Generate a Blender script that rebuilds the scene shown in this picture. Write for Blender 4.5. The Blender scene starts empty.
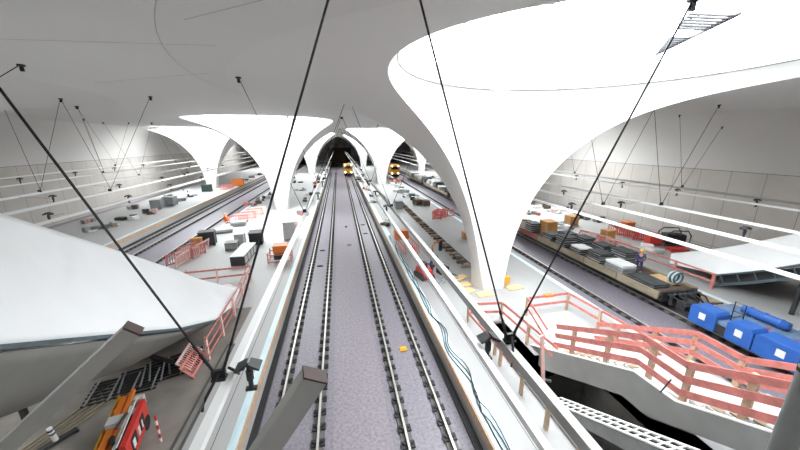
import bpy, math, random
import numpy as np
from mathutils import Vector, Matrix, geometry
random.seed(7)
PI = math.pi
S = bpy.context.scene
COL = S.collection
# ------------------------------------------------------------------ materials
def mat(name, col, rough=.7, metal=0, noise=None, bump=0, bscale=20, emit=None):
    m = bpy.data.materials.new(name); m.use_nodes = True
    nt = m.node_tree; b = nt.nodes['Principled BSDF']
    b.inputs['Base Color'].default_value = (*col, 1); b.inputs['Roughness'].default_value = rough
    b.inputs['Metallic'].default_value = metal
    tc = nt.nodes.new('ShaderNodeTexCoord')
    if noise:
        sc, amt, st = noise            # scale, amount, stretch vector
        mp = nt.nodes.new('ShaderNodeMapping'); mp.inputs['Scale'].default_value = st
        n = nt.nodes.new('ShaderNodeTexNoise'); n.inputs['Scale'].default_value = sc; n.inputs['Detail'].default_value = 5
        r = nt.nodes.new('ShaderNodeValToRGB')
        r.color_ramp.elements[0].position = .3; r.color_ramp.elements[1].position = .7
        r.color_ramp.elements[0].color = (*[c*(1-amt) for c in col], 1); r.color_ramp.elements[1].color = (*[min(1, c*(1+amt*.6)) for c in col], 1)
        nt.links.new(tc.outputs['Object'], mp.inputs['Vector']); nt.links.new(mp.outputs[0], n.inputs['Vector'])
        nt.links.new(n.outputs['Fac'], r.inputs['Fac']); nt.links.new(r.outputs['Color'], b.inputs['Base Color'])
    if bump:
        n2 = nt.nodes.new('ShaderNodeTexNoise'); n2.inputs['Scale'].default_value = bscale; n2.inputs['Detail'].default_value = 4
        bp = nt.nodes.new('ShaderNodeBump'); bp.inputs['Strength'].default_value = bump
        nt.links.new(tc.outputs['Object'], n2.inputs['Vector']); nt.links.new(n2.outputs['Fac'], bp.inputs['Height']); nt.links.new(bp.outputs[0], b.inputs['Normal'])
    if emit:
        b.inputs['Emission Color'].default_value = (*emit[0], 1); b.inputs['Emission Strength'].default_value = emit[1]
    return m
def seam_mat(name, col, sy, sz, amt, noise_amt, axis='yz', width=.012):
    """concrete with thin formwork seams"""
    m = mat(name, col, .75, 0, (.35, noise_amt, (1, 1, 1)))
    nt = m.node_tree; b = nt.nodes['Principled BSDF']; src = b.inputs['Base Color'].links[0].from_socket
    tc = nt.nodes.new('ShaderNodeTexCoord'); sp = nt.nodes.new('ShaderNodeSeparateXYZ'); nt.links.new(tc.outputs['Object'], sp.inputs[0])
    cb = nt.nodes.new('ShaderNodeCombineXYZ')
    nt.links.new(sp.outputs['Y' if axis[0] == 'y' else 'X'], cb.inputs[0]); nt.links.new(sp.outputs['Z' if axis[1] == 'z' else 'Y'], cb.inputs[1])
    br = nt.nodes.new('ShaderNodeTexBrick'); br.offset = 0; br.squash = 1
    br.inputs['Color1'].default_value = (0, 0, 0, 1); br.inputs['Color2'].default_value = (0, 0, 0, 1); br.inputs['Mortar'].default_value = (1, 1, 1, 1)
    br.inputs['Scale'].default_value = 1; br.inputs['Brick Width'].default_value = sy; br.inputs['Row Height'].default_value = sz
    br.inputs['Mortar Size'].default_value = width; br.inputs['Mortar Smooth'].default_value = .1
    nt.links.new(cb.outputs[0], br.inputs['Vector'])
    mx = nt.nodes.new('ShaderNodeMix'); mx.data_type = 'RGBA'
    mx.inputs['B'].default_value = (*[c*(1-amt) for c in col], 1) if False else (col[0]*(1-amt), col[1]*(1-amt), col[2]*(1-amt), 1)
    nt.links.new(br.outputs['Color'], mx.inputs['Factor']); nt.links.new(src, mx.inputs['A'])
    mx.inputs[7].default_value = (col[0]*(1-amt), col[1]*(1-amt), col[2]*(1-amt), 1)
    nt.links.new(mx.outputs[2], b.inputs['Base Color'])
    for l in list(mx.inputs[6].links): pass
    if not mx.inputs[6].links: nt.links.new(src, mx.inputs[6])
    nt.links.new(br.outputs['Color'], mx.inputs[0])
    return m
M = {}
M['calyx'] = mat('skylit_calyx_concrete', (.86, .86, .85), .6, 0, (.3, .04, (1, 1, 1)))  # same concrete as the shell, whitened to carry the skylight brightness
M['shell'] = mat('grey_shell_concrete', (.64, .62, .595), .75, 0, (.12, .06, (1, .35, 1)))
M['shell_seam'] = mat('shell_seam', (.42, .41, .4), .8)
M['wall'] = seam_mat('wall_concrete', (.56, .525, .485), 2.55, 60, .45, .1, 'yz', .03)
M['endwall'] = mat('end_wall_concrete', (.34, .33, .32), .9, 0, (.5, .4, (1, 1, 1)))
M['platform'] = mat('platform_concrete', (.45, .45, .445), .5, 0, (.5, .07, (1, .25, 1)))
M['platform_r'] = mat('right_platform_dimmed', (.34, .34, .34), .5, 0, (.5, .1, (1, .25, 1)))  # platform concrete darkened to offset the strong skylight above it
M['bed'] = mat('track_bed_slab', (.235, .215, .25), .42, 0, (9, .28, (1, 1, 1)))
M['wood'] = mat('pine_board', (.55, .40, .28), .8, 0, (6, .2, (8, 1, 1)))
M['bluestrip'] = mat('pale_blue_film', (.62, .78, .84), .4, 0, (3, .15, (1, .3, 1)))
M['rail'] = mat('rail_steel', (.62, .60, .57), .35, .5)
M['rail_side'] = mat('rail_side_steel', (.17, .15, .135), .7, .2)
M['clip'] = mat('black_clip', (.025, .025, .027), .6)
M['pad'] = mat('concrete_plinth', (.13, .125, .12), .8, 0, (5, .15, (1, 1, 1)))
M['black'] = mat('black_rubber', (.02, .02, .022), .6)
M['cable'] = mat('dark_steel_rod', (.035, .035, .037), .45, .6)
M['beam'] = mat('white_painted_beam', (.82, .82, .81), .4)
M['beam_grey'] = mat('grey_galvanised_beam', (.36, .36, .34), .5, .3, (3, .1, (1, .3, 1)))
M['dark'] = mat('dark_grey_metal', (.055, .057, .06), .5, .4)
M['midgrey'] = mat('mid_grey_paint', (.28, .29, .29), .6, 0, (4, .12, (1, 1, 1)))
M['lightgrey'] = mat('light_grey_paint', (.58, .59, .58), .6, 0, (4, .1, (1, 1, 1)))
M['white'] = mat('white_sheet', (.86, .86, .85), .7, 0, (3, .05, (1, 1, 1)))
M['red'] = mat('red_paint', (.62, .045, .035), .4)
M['pink'] = mat('faded_red_board', (.64, .22, .19), .7, 0, (5, .22, (1, 1, 1)))
M['palepink'] = mat('pale_pink_board', (.80, .52, .48), .7, 0, (5, .1, (1, 1, 1)))
M['orange'] = mat('orange_paint', (.72, .19, .03), .45)
M['orangewood'] = mat('orange_plywood', (.62, .30, .09), .7, 0, (3, .15, (1, 1, 4)))
M['yellow'] = mat('yellow_paint', (.70, .36, .03), .45)
M['yellowplate'] = mat('yellow_formwork', (.72, .50, .25), .7, 0, (4, .1, (1, 1, 1)))
M['blue'] = mat('blue_paint', (.035, .14, .50), .45, 0, (2, .12, (1, 1, 1)))
M['bluegrey'] = mat('blue_grey_deck', (.17, .25, .38), .6, 0, (3, .25, (1, 1, 1)))
M['navy'] = mat('navy_cloth', (.05, .045, .12), .9)
M['hivis'] = mat('orange_hivis_cloth', (.9, .16, .03), .8)
M['skin'] = mat('skin', (.55, .33, .24), .6)
M['helmet'] = mat('yellow_helmet', (.85, .6, .1), .4)
M['slab'] = mat('dark_rubber_mat', (.06, .065, .07), .75, 0, (4, .25, (1, 1, 1)))
M['slab_light'] = mat('grey_panel', (.32, .33, .34), .7, 0, (4, .15, (1, 1, 1)))
M['rust'] = mat('brown_rust', (.13, .085, .06), .9, 0, (5, .35, (1, 1, 1)))
M['wagonwood'] = mat('weathered_wagon_board', (.34, .28, .20), .85, 0, (2, .3, (1, .4, 1)))
M['wagonred'] = mat('faded_red_wagon_board', (.30, .10, .08), .85, 0, (2, .3, (1, .4, 1)))
M['green'] = mat('dark_green_metal', (.03, .07, .055), .6)
M['tarp'] = mat('white_tarpaulin', (.88, .89, .90), .55, 0, (.8, .025, (1, 1, 1)), .12, 3)
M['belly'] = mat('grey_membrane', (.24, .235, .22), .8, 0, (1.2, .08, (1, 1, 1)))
M['steelblue'] = mat('blue_grey_steel', (.11, .15, .17), .5, .3)
M['voidc'] = mat('dark_shaded_concrete', (.10, .095, .085), .9, 0, (1.5, .3, (1, 1, 1)))  # shade of the void and stair underside put into the colour
M['stairc'] = mat('stair_concrete', (.29, .29, .28), .8, 0, (1.2, .1, (1, 1, 1)))
M['dusty_shaded'] = mat('dusty_shaded_concrete', (.26, .235, .21), .9, 0, (.9, .25, (1, 1, 1)))
M['cap'] = mat('red_brown_primer', (.09, .045, .038), .6)
M['glassgrid'] = mat('skylight_glazing_bar', (.45, .46, .47), .4, .4)
M['screen'] = mat('skylight_louvre', (.12, .12, .13), .5, .3)
M['joint'] = mat('dark_joint', (.10, .10, .10), .8)
def glass():
    m = bpy.data.materials.new('clear_skylight_glass'); m.use_nodes = True; nt = m.node_tree; nt.nodes.clear()
    o = nt.nodes.new('ShaderNodeOutputMaterial'); t = nt.nodes.new('ShaderNodeBsdfTransparent'); t.inputs[0].default_value = (.96, .98, .98, 1)
    g = nt.nodes.new('ShaderNodeBsdfGlossy'); g.inputs['Roughness'].default_value = .05
    x = nt.nodes.new('ShaderNodeMixShader'); x.inputs[0].default_value = .04
    nt.links.new(t.outputs[0], x.inputs[1]); nt.links.new(g.outputs[0], x.inputs[2]); nt.links.new(x.outputs[0], o.inputs[0]); return m
M['glass'] = glass()
# ------------------------------------------------------------------ mesh helpers
class MB:
    def __init__(s): s.v = []; s.f = []; s.mi = []; s.m = 0
    def add(s, vs, fs):
        o = len(s.v); s.v += [tuple(v) for v in vs]; s.f += [tuple(i+o for i in f) for f in fs]; s.mi += [s.m]*len(fs); return s
    def box(s, x0, x1, y0, y1, z0, z1, rot=0, c=None):
        vs = [Vector((x, y, z)) for z in (z0, z1) for y in (y0, y1) for x in (x0, x1)]
        if rot:
            c = Vector(c) if c else Vector(((x0+x1)/2, (y0+y1)/2, 0)); R = Matrix.Rotation(rot, 3, 'Z'); c.z = 0
            vs = [R @ (v-c)+c for v in vs]
        return s.add(vs, [(0, 2, 3, 1), (4, 5, 7, 6), (0, 1, 5, 4), (2, 6, 7, 3), (0, 4, 6, 2), (1, 3, 7, 5)])
    def bar(s, a, b, w, h, up=(0, 0, 1)):
        a = Vector(a); b = Vector(b); d = (b-a).normalized(); up = Vector(up)
        if abs(d.dot(up)) > .99: up = Vector((0, 1, 0))
        x = d.cross(up).normalized(); z = x.cross(d)
        vs = [p+x*sx*w/2+z*sz*h/2 for p in (a, b) for sz in (-1, 1) for sx in (-1, 1)]
        return s.add(vs, [(0, 1, 3, 2), (4, 6, 7, 5), (0, 4, 5, 1), (2, 3, 7, 6), (0, 2, 6, 4), (1, 5, 7, 3)])
    def tube(s, pts, r, n=6):
        pts = [Vector(p) for p in pts]; rings = []; rr = r if hasattr(r, '__len__') else [r]*len(pts)
        for i, p in enumerate(pts):
            d = (pts[min(i+1, len(pts)-1)]-pts[max(i-1, 0)]).normalized()
            u = d.cross(Vector((0, 0, 1)) if abs(d.z) < .9 else Vector((0, 1, 0))).normalized(); w = u.cross(d)
            rings.append([p+(u*math.cos(2*PI*k/n)+w*math.sin(2*PI*k/n))*rr[i] for k in range(n)])
        vs = [v for R in rings for v in R]; fs = []
        for i in range(len(pts)-1):
            for k in range(n): fs.append((i*n+k, i*n+(k+1) % n, (i+1)*n+(k+1) % n, (i+1)*n+k))
        fs.append(tuple(range(n))[::-1]); fs.append(tuple(range((len(pts)-1)*n, len(pts)*n)))
        return s.add(vs, fs)
    def lathe(s, prof, c=(0, 0, 0), n=14):
        vs = [(c[0]+r*math.cos(2*PI*k/n), c[1]+r*math.sin(2*PI*k/n), c[2]+z) for r, z in prof for k in range(n)]
        fs = [(i*n+k, i*n+(k+1) % n, (i+1)*n+(k+1) % n, (i+1)*n+k) for i in range(len(prof)-1) for k in range(n)]
        fs += [tuple(range(n))[::-1], tuple(range((len(prof)-1)*n, len(prof)*n))]
        return s.add(vs, fs)
    def prism(s, poly, x0, x1):          # polygon in (y,z), extruded along x
        n = len(poly); vs = [(x0, y, z) for y, z in poly]+[(x1, y, z) for y, z in poly]
        return s.add(vs, [tuple(range(n)), tuple(range(n, 2*n))[::-1]]+[(i, i+n, (i+1) % n+n, (i+1) % n) for i in range(n)])
    def grid(s, P):                       # P[i][j] points
        a, b = len(P), len(P[0]); vs = [p for r in P for p in r]
        return s.add(vs, [(i*b+j, i*b+j+1, (i+1)*b+j+1, (i+1)*b+j) for i in range(a-1) for j in range(b-1)])
    def build(s, name, m, parent=None, smooth=False, loc=None):
        me = bpy.data.meshes.new(name); me.from_pydata(s.v, [], s.f)
        for q in (m if isinstance(m, (list, tuple)) else [m]): me.materials.append(M[q] if isinstance(q, str) else q)
        if isinstance(m, (list, tuple)): me.polygons.foreach_set('material_index', s.mi)
        if smooth: me.polygons.foreach_set('use_smooth', [True]*len(me.polygons))
        me.update()
        o = bpy.data.objects.new(name, me); COL.objects.link(o)
        if parent: o.parent = parent
        if loc: o.location = loc
        return o
def bevel(o, w=.03, seg=2):
    b = o.modifiers.new('bevel', 'BEVEL'); b.width = w; b.segments = seg; b.limit_method = 'ANGLE'; return o
def tag(o, label, cat, group=None, kind=None):
    if label: o['label'] = label
    if cat: o['category'] = cat
    if group: o['group'] = group
    if kind: o['kind'] = kind
    return o
def thing(name, label, cat, loc=(0, 0, 0), rz=0, group=None, kind=None):
    o = bpy.data.objects.new(name, None); COL.objects.link(o); o.location = loc; o.rotation_euler = (0, 0, rz)
    return tag(o, label, cat, group, kind)
def struct(name, mb, m, smooth=False):
    o = mb.build(name, m, None, smooth); o['kind'] = 'structure'; return o
def dup(root, loc, rz=None, label=None, group=None, scale=None):
    def cp(o, par):
        c = o.copy(); COL.objects.link(c); c.parent = par
        for ch in [q for q in KIDS(o)]: cp(ch, c)
        return c
    r = cp(root, None); r.location = loc
    if rz is not None: r.rotation_euler = (0, 0, rz)
    if label: r['label'] = label
    if group: r['group'] = group
    if scale: r.scale = scale
    return r
def KIDS(o): return [q for q in bpy.data.objects if q.parent == o]
ORD = ['first', 'second', 'third', 'fourth', 'fifth', 'sixth', 'seventh', 'eighth', 'ninth', 'tenth', 'eleventh', 'twelfth', 'thirteenth']
PZ = .76
# ------------------------------------------------------------------ camera
f = 311.0; th = math.atan(83/f); psi = math.atan(62*math.cos(th)/f)
R_ = Vector((math.cos(psi), -math.sin(psi), 0)); F_ = Vector((math.sin(psi)*math.cos(th), math.cos(psi)*math.cos(th), -math.sin(th))); U_ = R_.cross(F_)
cd = bpy.data.cameras.new('camera'); cam = bpy.data.objects.new('camera', cd); COL.objects.link(cam)
cd.sensor_width = 36; cd.lens = f*36/800; cd.clip_start = .05; cd.clip_end = 600
mw = Matrix.Identity(4)
for i, a in enumerate((R_, U_, -F_)):
    for j in range(3): mw[j][i] = a[j]
mw.translation = Vector((0, 0, 10)); cam.matrix_world = mw; S.camera = cam
# ------------------------------------------------------------------ calyx columns and shell roof
R0, ZC, PF, A1, PP, PQ, RF, EE = 14.094, 12.435, 1.327, 1.559, 1.751, .247, 1.08, .682
def prof(a): return RF+(R0-RF)*(1-math.cos(a)**EE), PZ+(ZC-PZ)*math.sin(a)
def phl(a): return PF*max(0, 1-min(1, a/A1)**PP)**PQ*(1-.50*math.exp(-(ZC-PZ)*math.sin(a)/2.2))
CX = [(9.45, 17.8), (9.3, 70.6), (9.3, 124), (-8.25, -6.7), (-8.25, 46.2), (-8.25, 99.5),
      (-26.0, 17.5), (-26.0, 70.8), (-26.0, 124), (26.3, -6.7), (26.3, 46.2), (26.3, 99.5)]
CL = ['nearest white calyx column, on the right platform behind the pink stair railings',
      'second calyx column along the right platform row, beyond the nearest one', 'third calyx column of the right platform row, deep in the hall',
      'calyx column of the left platform overhead behind the viewpoint', 'large white calyx column on the left platform beside the row of cabinets',
      'farther calyx column on the left platform, behind the large left one', 'calyx column of the far left platform outside the picture edge',
      'calyx column on the far left platform by the wall', 'last calyx column on the far left platform',
      'calyx column of the far right platform beside the stair', 'calyx column on the far right platform hidden by the nearest one',
      'calyx column on the far right platform behind the loaded wagons']
RC, RR, RZ = (0, -7.1), 7.35, 12.95
def calyx_meshes():
    NA, NP = 56, 88
    sh = MB(); G = []
    for i in range(NA):
        a = A1*(1-(1-i/(NA-1))**2); r, z = prof(a); p0 = phl(a); row = []
        r1 = r*(1+.10*math.sin(PI*min(1, a/A1))); p1 = math.asin(min(1, r*math.sin(p0)/r1)); dy = r1*math.cos(p1)-r*math.cos(p0); r, p0 = r1, p1
        for j in range(NP+1):
            t = j/NP; ph = p0+(2*PI-2*p0)*t          # azimuth from -Y
            row.append((r*math.sin(ph), -r*math.cos(ph)+dy, z))
        G.append(row)
    sh.grid(G)
    rN, zN = prof(A1)
    ro, _ = R0, ZC                                   # last annulus up to the flat shell
    sh.grid([[(q[0], q[1], zN) for q in G[-1]], [(q[0]/rN*R0, q[1]/rN*R0, ZC) for q in G[-1]]])
    lp = []
    for i in range(NA): lp.append(Vector(G[i][0]))                # strand one (azimuth +) from foot to near point
    for i in range(NA-2, -1, -1): lp.append(Vector(G[i][-1]))      # back down to the foot
    inner = MB(); n = len(lp); P = []
    rim = []
    for k, p in enumerate(lp):
        ang = math.atan2(p.y-RC[1], p.x-RC[0])
        rim.append(ang)
    # even out the ring angles so both ends meet at the back of the ring
    a0 = PI/2
    for k in range(n): rim[k] = rim[k] if k != 0 and k != n-1 else rim[k]
    NB = 10
    for s in range(NB+1):
        row = []
        for k, p in enumerate(lp):
            q = Vector((RC[0]+RR*math.cos(rim[k]), RC[1]+RR*math.sin(rim[k]), RZ)); t = s/NB
            w = p.lerp(q, t)
            b = .10*math.sin(PI*t)*max(0, (ZC-p.z)/ZC)
            c = Vector((RC[0], RC[1], w.z)); w = w+(w-c)*(-b)*.6
            row.append(w)
        row.append(row[0]); P.append(row)
    inner.grid(P)
    # ring kerb
    kb = MB(); N = 72
    cr = [(RR, -.05), (RR+.25, -.05), (RR+.25, .9), (RR, .9)]
    kb.add([(RC[0]+r*math.cos(2*PI*k/N), RC[1]+r*math.sin(2*PI*k/N), RZ+z) for r, z in cr for k in range(N)],
           [(i*N+k, i*N+(k+1) % N, ((i+1) % 4)*N+(k+1) % N, ((i+1) % 4)*N+k) for i in range(4) for k in range(N)])
    # glazing bars of the shallow dome
    def dome(x, y):
        d = math.hypot(x, y)/RR; return RZ+.9+1.3*math.sqrt(max(0, 1-d*d*.98))
    gb = MB()
    for q in range(-4, 5):
        w = q*1.6
        L = math.sqrt(max(0, RR*RR-w*w)); T = [-L+2*L*k/12 for k in range(13)]
        gb.tube([(RC[0]+t, RC[1]+w, dome(t, w)) for t in T], .03, 4); gb.tube([(RC[0]+w, RC[1]+t, dome(t, w)) for t in T], .03, 4)
    gl = MB(); rows = []
    for i in range(9):
        r = RR*i/8; rows.append([(RC[0]+r*math.cos(2*PI*k/36), RC[1]+r*math.sin(2*PI*k/36), dome(r, 0)+.04) for k in range(37)])
    gl.grid(rows)
    sl = MB(); sl.tube([(RC[0]+(RR-.01)*math.cos(2*PI*k/72), RC[1]+(RR-.01)*math.sin(2*PI*k/72), RZ-.02) for k in range(73)], .022, 4)
    return sh, inner, kb, gb, gl, sl
sh, inner, kb, gb, gl, sl_ = calyx_meshes()
root0 = thing('calyx_column', CL[0], 'column', (*CX[0], 0), 0, 'white calyx columns carrying the roof', 'thing')
sh.build('outer_shell', 'shell', root0, True); inner.build('bright_inner_face', 'calyx', root0, True)
k_ = kb.build('skylight_ring', 'lightgrey', root0, False)
sl_.build('dark_seal', 'screen', k_); gb.build('glazing_bars', 'glassgrid', k_); gl.build('skylight_pane', 'glass', k_, True)
for i in range(1, len(CX)): dup(root0, (*CX[i], 0), 0, CL[i])
# louvre panel inside the nearest skylight
lv = thing('skylight_louvre', 'grey slatted louvre panel at the rim of the nearest skylight', 'louvre', (0, 0, 0))
LA, LB1, LB2 = Vector((11.2, 10.3, 12.98)), Vector((8.3, 6.9, 12.98)), Vector((9.6, 6.8, 12.98))
for k in range(1, 20):
    t = k/20
    if 11 <= k <= 13: continue
    lm = MB(); lm.bar(LA.lerp(LB1, t), LA.lerp(LB2, t), .035, .05); lm.build('slat', 'screen', lv)
lm = MB(); lm.bar(LA, LB2, .05, .08); lm.build('louvre_frame', 'screen', lv)
# flat shell with circular openings
def ceiling():
    X0, X1, Y0, Y1 = -42, 42, -24, 165
    pts = [Vector((X0, Y0)), Vector((X1, Y0)), Vector((X1, Y1)), Vector((X0, Y1))]; loops = [[0, 1, 2, 3]]; N = 88
    for cx, cy in CX:
        b = len(pts); ok = []
        for k in range(N):
            a = 2*PI*k/N; pts.append(Vector((cx+R0*math.cos(a), cy+R0*math.sin(a))))
        loops.append([b+N-1-k for k in range(N)])
    r = geometry.delaunay_2d_cdt(pts, [], loops, 1, 1e-5)
    vs, fs = r[0], r[2]; keep = []
    for fc in fs:
        c = sum((vs[i] for i in fc), Vector((0, 0)))/len(fc)
        if all((c.x-x)**2+(c.y-y)**2 > (R0*.99)**2 for x, y in CX): keep.append(fc)
    mb = MB(); mb.add([(v.x, v.y, ZC) for v in vs], keep); return mb
struct('ceiling', ceiling(), 'shell')
sm = MB()
N = 60
sm.tube([(11.4+16.6*math.cos(a), 15.25+16.6*math.sin(a), ZC-.0) for a in [math.radians(232-64*k/N) for k in range(N+1)]], .012, 4)
for a, b in (((-9, 10.3), (-3, 9.8)), ((-10, 16.5), (-4.5, 13.5)), ((.4, 22), (.4, 60)), ((.5, 5.5), (-3, 8))):
    sm.bar((*a, ZC), (*b, ZC), .02, .008)
struct('trim_1', sm, 'shell_seam')
# roof slab above (keeps daylight out except at the skylights)
def wall(side):
    s = side; mb = MB(); prf = [(36*s, -1.2), (36*s, 7.35)]
    for k in range(1, 13):
        a = k/12*PI/2; prf.append((s*(31.5+4.5*math.cos(a)), 7.35+5.25*math.sin(a)))
    mb.grid([[(x, y, z) for x, z in prf[:2]] for y in (-24, 165)]); mb.m = 1; mb.grid([[(x, y, z) for x, z in prf[1:]] for y in (-24, 165)]); return mb
for sd, nm in ((-1, 'wall_left'), (1, 'wall_right')):
    o = struct(nm, wall(sd), ['wall', 'shell']); o.data.polygons.foreach_set('use_smooth', [True]*len(o.data.polygons))
    t = MB(); t.box(36*sd-.02 if sd > 0 else -36, 36 if sd > 0 else -35.98, -24, 165, 7.33, 7.37); struct('trim_%d' % (2 if sd < 0 else 3), t, 'joint')
e = MB(); e.box(-42, 42, 160, 161, -1, 13); struct('wall_far', e, 'endwall')
e = MB(); e.box(-42, 42, -25, -24, -6, 13); struct('wall_behind', e, 'wall')
# tunnel mouth at the far end: solid slab, the opening's darkness painted on
tm = MB(); tm.box(-5, 6, 159.4, 159.9, -.2, 7.5); tm.build('tunnel_darkness_slab', 'rust'); tag(bpy.data.objects['tunnel_darkness_slab'], 'solid slab standing for the darkness of the tunnel mouth at the far end of the middle tracks', 'tunnel')  # rust brown stands for the opening's darkness here
# ------------------------------------------------------------------ floors
BZ = -.22
beds = [(-3.6, 4.35), (14.3, 22.15), (-21.5, -13.6), (32.2, 36), (-36, -31.6)]
for i, (a, b) in enumerate(beds):
    mb = MB(); mb.box(a, b, -24, 160, BZ-.3, BZ); struct('floor' if not i else 'floor.%03d' % i, mb, 'bed')
plats = [(-31.6, -21.5), (22.15, 32.2)]
for i, (a, b) in enumerate(plats):
    mb = MB(); mb.box(a, b, -24, 160, BZ-.3, PZ); struct('floor.1%02d' % i, mb, 'platform')
mb = MB(); mb.box(-13.6, -3.6, -24, 160, BZ-.3, PZ); struct('floor.110', mb, 'platform')
# right platform with the stair opening  X 7..11.8, Y -24..11.2 and escalator slot to 12.4
HX0, HX1, HY = 6.95, 11.0, 10.6
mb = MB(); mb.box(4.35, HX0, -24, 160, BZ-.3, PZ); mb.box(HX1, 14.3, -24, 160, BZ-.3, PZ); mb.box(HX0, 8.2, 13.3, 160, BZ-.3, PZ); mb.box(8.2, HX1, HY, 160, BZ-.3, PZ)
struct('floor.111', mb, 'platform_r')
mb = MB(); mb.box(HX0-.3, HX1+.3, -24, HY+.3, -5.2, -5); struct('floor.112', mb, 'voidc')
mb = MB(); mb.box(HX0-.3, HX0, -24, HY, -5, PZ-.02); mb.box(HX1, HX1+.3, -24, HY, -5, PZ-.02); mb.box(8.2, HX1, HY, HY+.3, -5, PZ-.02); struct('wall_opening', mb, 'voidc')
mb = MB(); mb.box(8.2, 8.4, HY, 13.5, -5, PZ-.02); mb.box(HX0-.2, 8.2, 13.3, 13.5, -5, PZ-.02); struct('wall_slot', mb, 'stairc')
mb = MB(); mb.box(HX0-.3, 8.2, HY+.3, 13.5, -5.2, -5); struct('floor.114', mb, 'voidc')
# dusty floor patch at the left stair, tarp shadow darkened into its colour
mb = MB(); mb.box(-12.6, -5.35, -20, 17.5, PZ, PZ+.012); struct('floor.113', mb, 'dusty_shaded')
# platform edges: film strip, boards
for i, (x, s) in enumerate(((-3.6, -.8), (4.35, 1.5), (14.3, -1), (-13.6, 1), (-21.5, -1), (22.15, 1))):
    mb = MB(); mb.box(min(x, x+s*.33), max(x, x+s*.33), -20, 158, PZ, PZ+.015); struct('trim_%d' % (10+i), mb, 'bluestrip')
    s = 1 if s > 0 else -1; mb = MB(); mb.box(min(x, x-s*.05), max(x, x-s*.05), -20, 158, PZ-.42, PZ-.02); struct('trim_%d' % (20+i), mb, 'wood')
    mb = MB(); mb.box(min(x, x-s*.25), max(x, x-s*.25), -20, 158, BZ, BZ+.1); struct('trim_%d' % (30+i), mb, 'black')
# joints in the near platforms
mb = MB()
for x in (-4.35, -4.75, 5.6, 5.75): mb.box(x-.012, x+.012, -10, 60, PZ+.0, PZ+.004)
struct('trim_40', mb, 'joint')
mb = MB()
mb.box(-5.32, -5.24, -10, 14, PZ, PZ+.05); mb.box(-5.58, -5.5, -10, 14, PZ, PZ+.05)
struct('trim_41', mb, 'joint')
mb = MB()
mb.box(-1.02+.34, 1.05+.34, 2, 150, BZ, BZ+.012)
struct('trim_42', mb, mat('mid_bed_strip', (.27, .24, .27), .42, 0, (9, .28, (1, 1, 1))))
# ------------------------------------------------------------------ tracks
def track(xc, label, n_parts, y0=1.0, y1=158):
    t = thing('railway_track', label, 'track', (xc, 0, 0), 0, 'slab tracks between the platforms')
    rm = MB()
    for (w, za, zb) in ((.15, -.17, -.15), (.02, -.15, -.04)): rm.box(-w/2, w/2, y0, y1, za, zb)
    hd = MB(); hd.box(-.04, .04, y0, y1, -.04, 0)
    rs = None
    for s in (-1, 1):
        r = rm.build('rail', 'rail_side', t) if rs is None else rs.copy()
        if rs is None: rs = r; h0 = hd.build('rail_head', 'rail', r)
        else:
            COL.objects.link(r); h = h0.copy(); COL.objects.link(h); h.parent = r
        r.parent = t; r.location = (s*.753, 0, 0)
    pl = MB()
    for s in (-1, 1): pl.box(s*.753-.2, s*.753+.2, y0, y1, BZ, -.172)
    pl.build('plinth', 'pad', t)
    fm = MB()
    for s in (-1, 1):
        fm.box(min(s*.07, s*.24), max(s*.07, s*.24), -.14, .14, -.172, -.12); fm.tube([(s*.14, 0, -.12), (s*.14, 0, -.06)], .035, 6); fm.bar((s*.05, -.07, -.1), (s*.2, .06, -.1), .04, .04)
    first = None; k = 0; y = y0+.3; rest = []
    while y < 110:
        for s in (-1, 1):
            if k < n_parts:
                if first is None: first = fm.build('rail_fastener', 'clip', t); o = first
                else: o = first.copy(); COL.objects.link(o); o.parent = t
                o.location = (s*.753, y, 0); k += 1
            else: rest.append((s*.753, y))
        y += .65
    if rest:
        rb = MB()
        for x, yy in rest:
            for s in (-1, 1): rb.box(x+min(s*.07, s*.24), x+max(s*.07, s*.24), yy-.14, yy+.14, -.172, -.1)
        rb.build('far_rail_fasteners', 'clip', t)['kind'] = 'stuff'
    return t
track(-1.95, 'left track of the middle pair, with bright railheads and black clips', 100, 6)
track(2.63, 'right track of the middle pair, running to the yellow works vehicle', 100, 6)
track(15.9, 'empty track beside the right platform edge, next to the loaded wagons', 100, 1)
track(20.35, 'track carrying the flat wagons and the blue vehicle', 40, 6)
track(-15.3, 'inner track of the left pair, past the worker in orange', 100, 20)
track(-19.8, 'outer track of the left pair, along the far left platform', 100, 20)
# ------------------------------------------------------------------ light rails, hangers, lamps
def beam(x, z, w, h, m, label, y0=-12, y1=150):
    t = MB(); t.box(x-w/2, x+w/2, y0, y1, z-h/2, z+h/2); o = t.build('lighting_rail', m); tag(o, label, 'rail', 'long rails hung from the roof'); return o
beam(-2.07, 6, .15, .12, 'beam', 'white hung rail above the left edge of the middle tracks')
beam(2.55, 6, .12, .12, 'beam', 'slim white hung rail above the right edge of the middle tracks')
beam(3.14, 6, .15, .2, 'beam_grey', 'thick grey hung rail carrying the nearest right rod bracket')
beam(13.6, 6, .10, .12, 'beam', 'thin white hung rail crossing in front of the blue vehicle')
beam(16.8, 6, .17, .12, 'beam', 'broad white hung rail above the loaded wagons')
beam(20.4, 6, .14, .12, 'beam', 'white hung rail second below the wall seam on the right')
beam(27.2, 6, .14, .12, 'beam', 'thin white hung rail below the grey one near the right wall')
beam(30.2, 6, .2, .16, 'beam_grey', 'grey hung rail nearest the right wall')
beam(-15.0, 6, .10, .14, 'beam', 'lowest white hung rail on the left, above the left tracks')
beam(-18.9, 6, .16, .16, 'beam', 'thick bright hung rail on the left, above the far left platform edge')
beam(-24.0, 6, .17, .16, 'beam', 'pale grey hung rail on the left with several rod brackets')
beam(-28.0, 6.35, .10, .12, 'beam', 'thin hung rail close to the left wall, lower of two')
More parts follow.
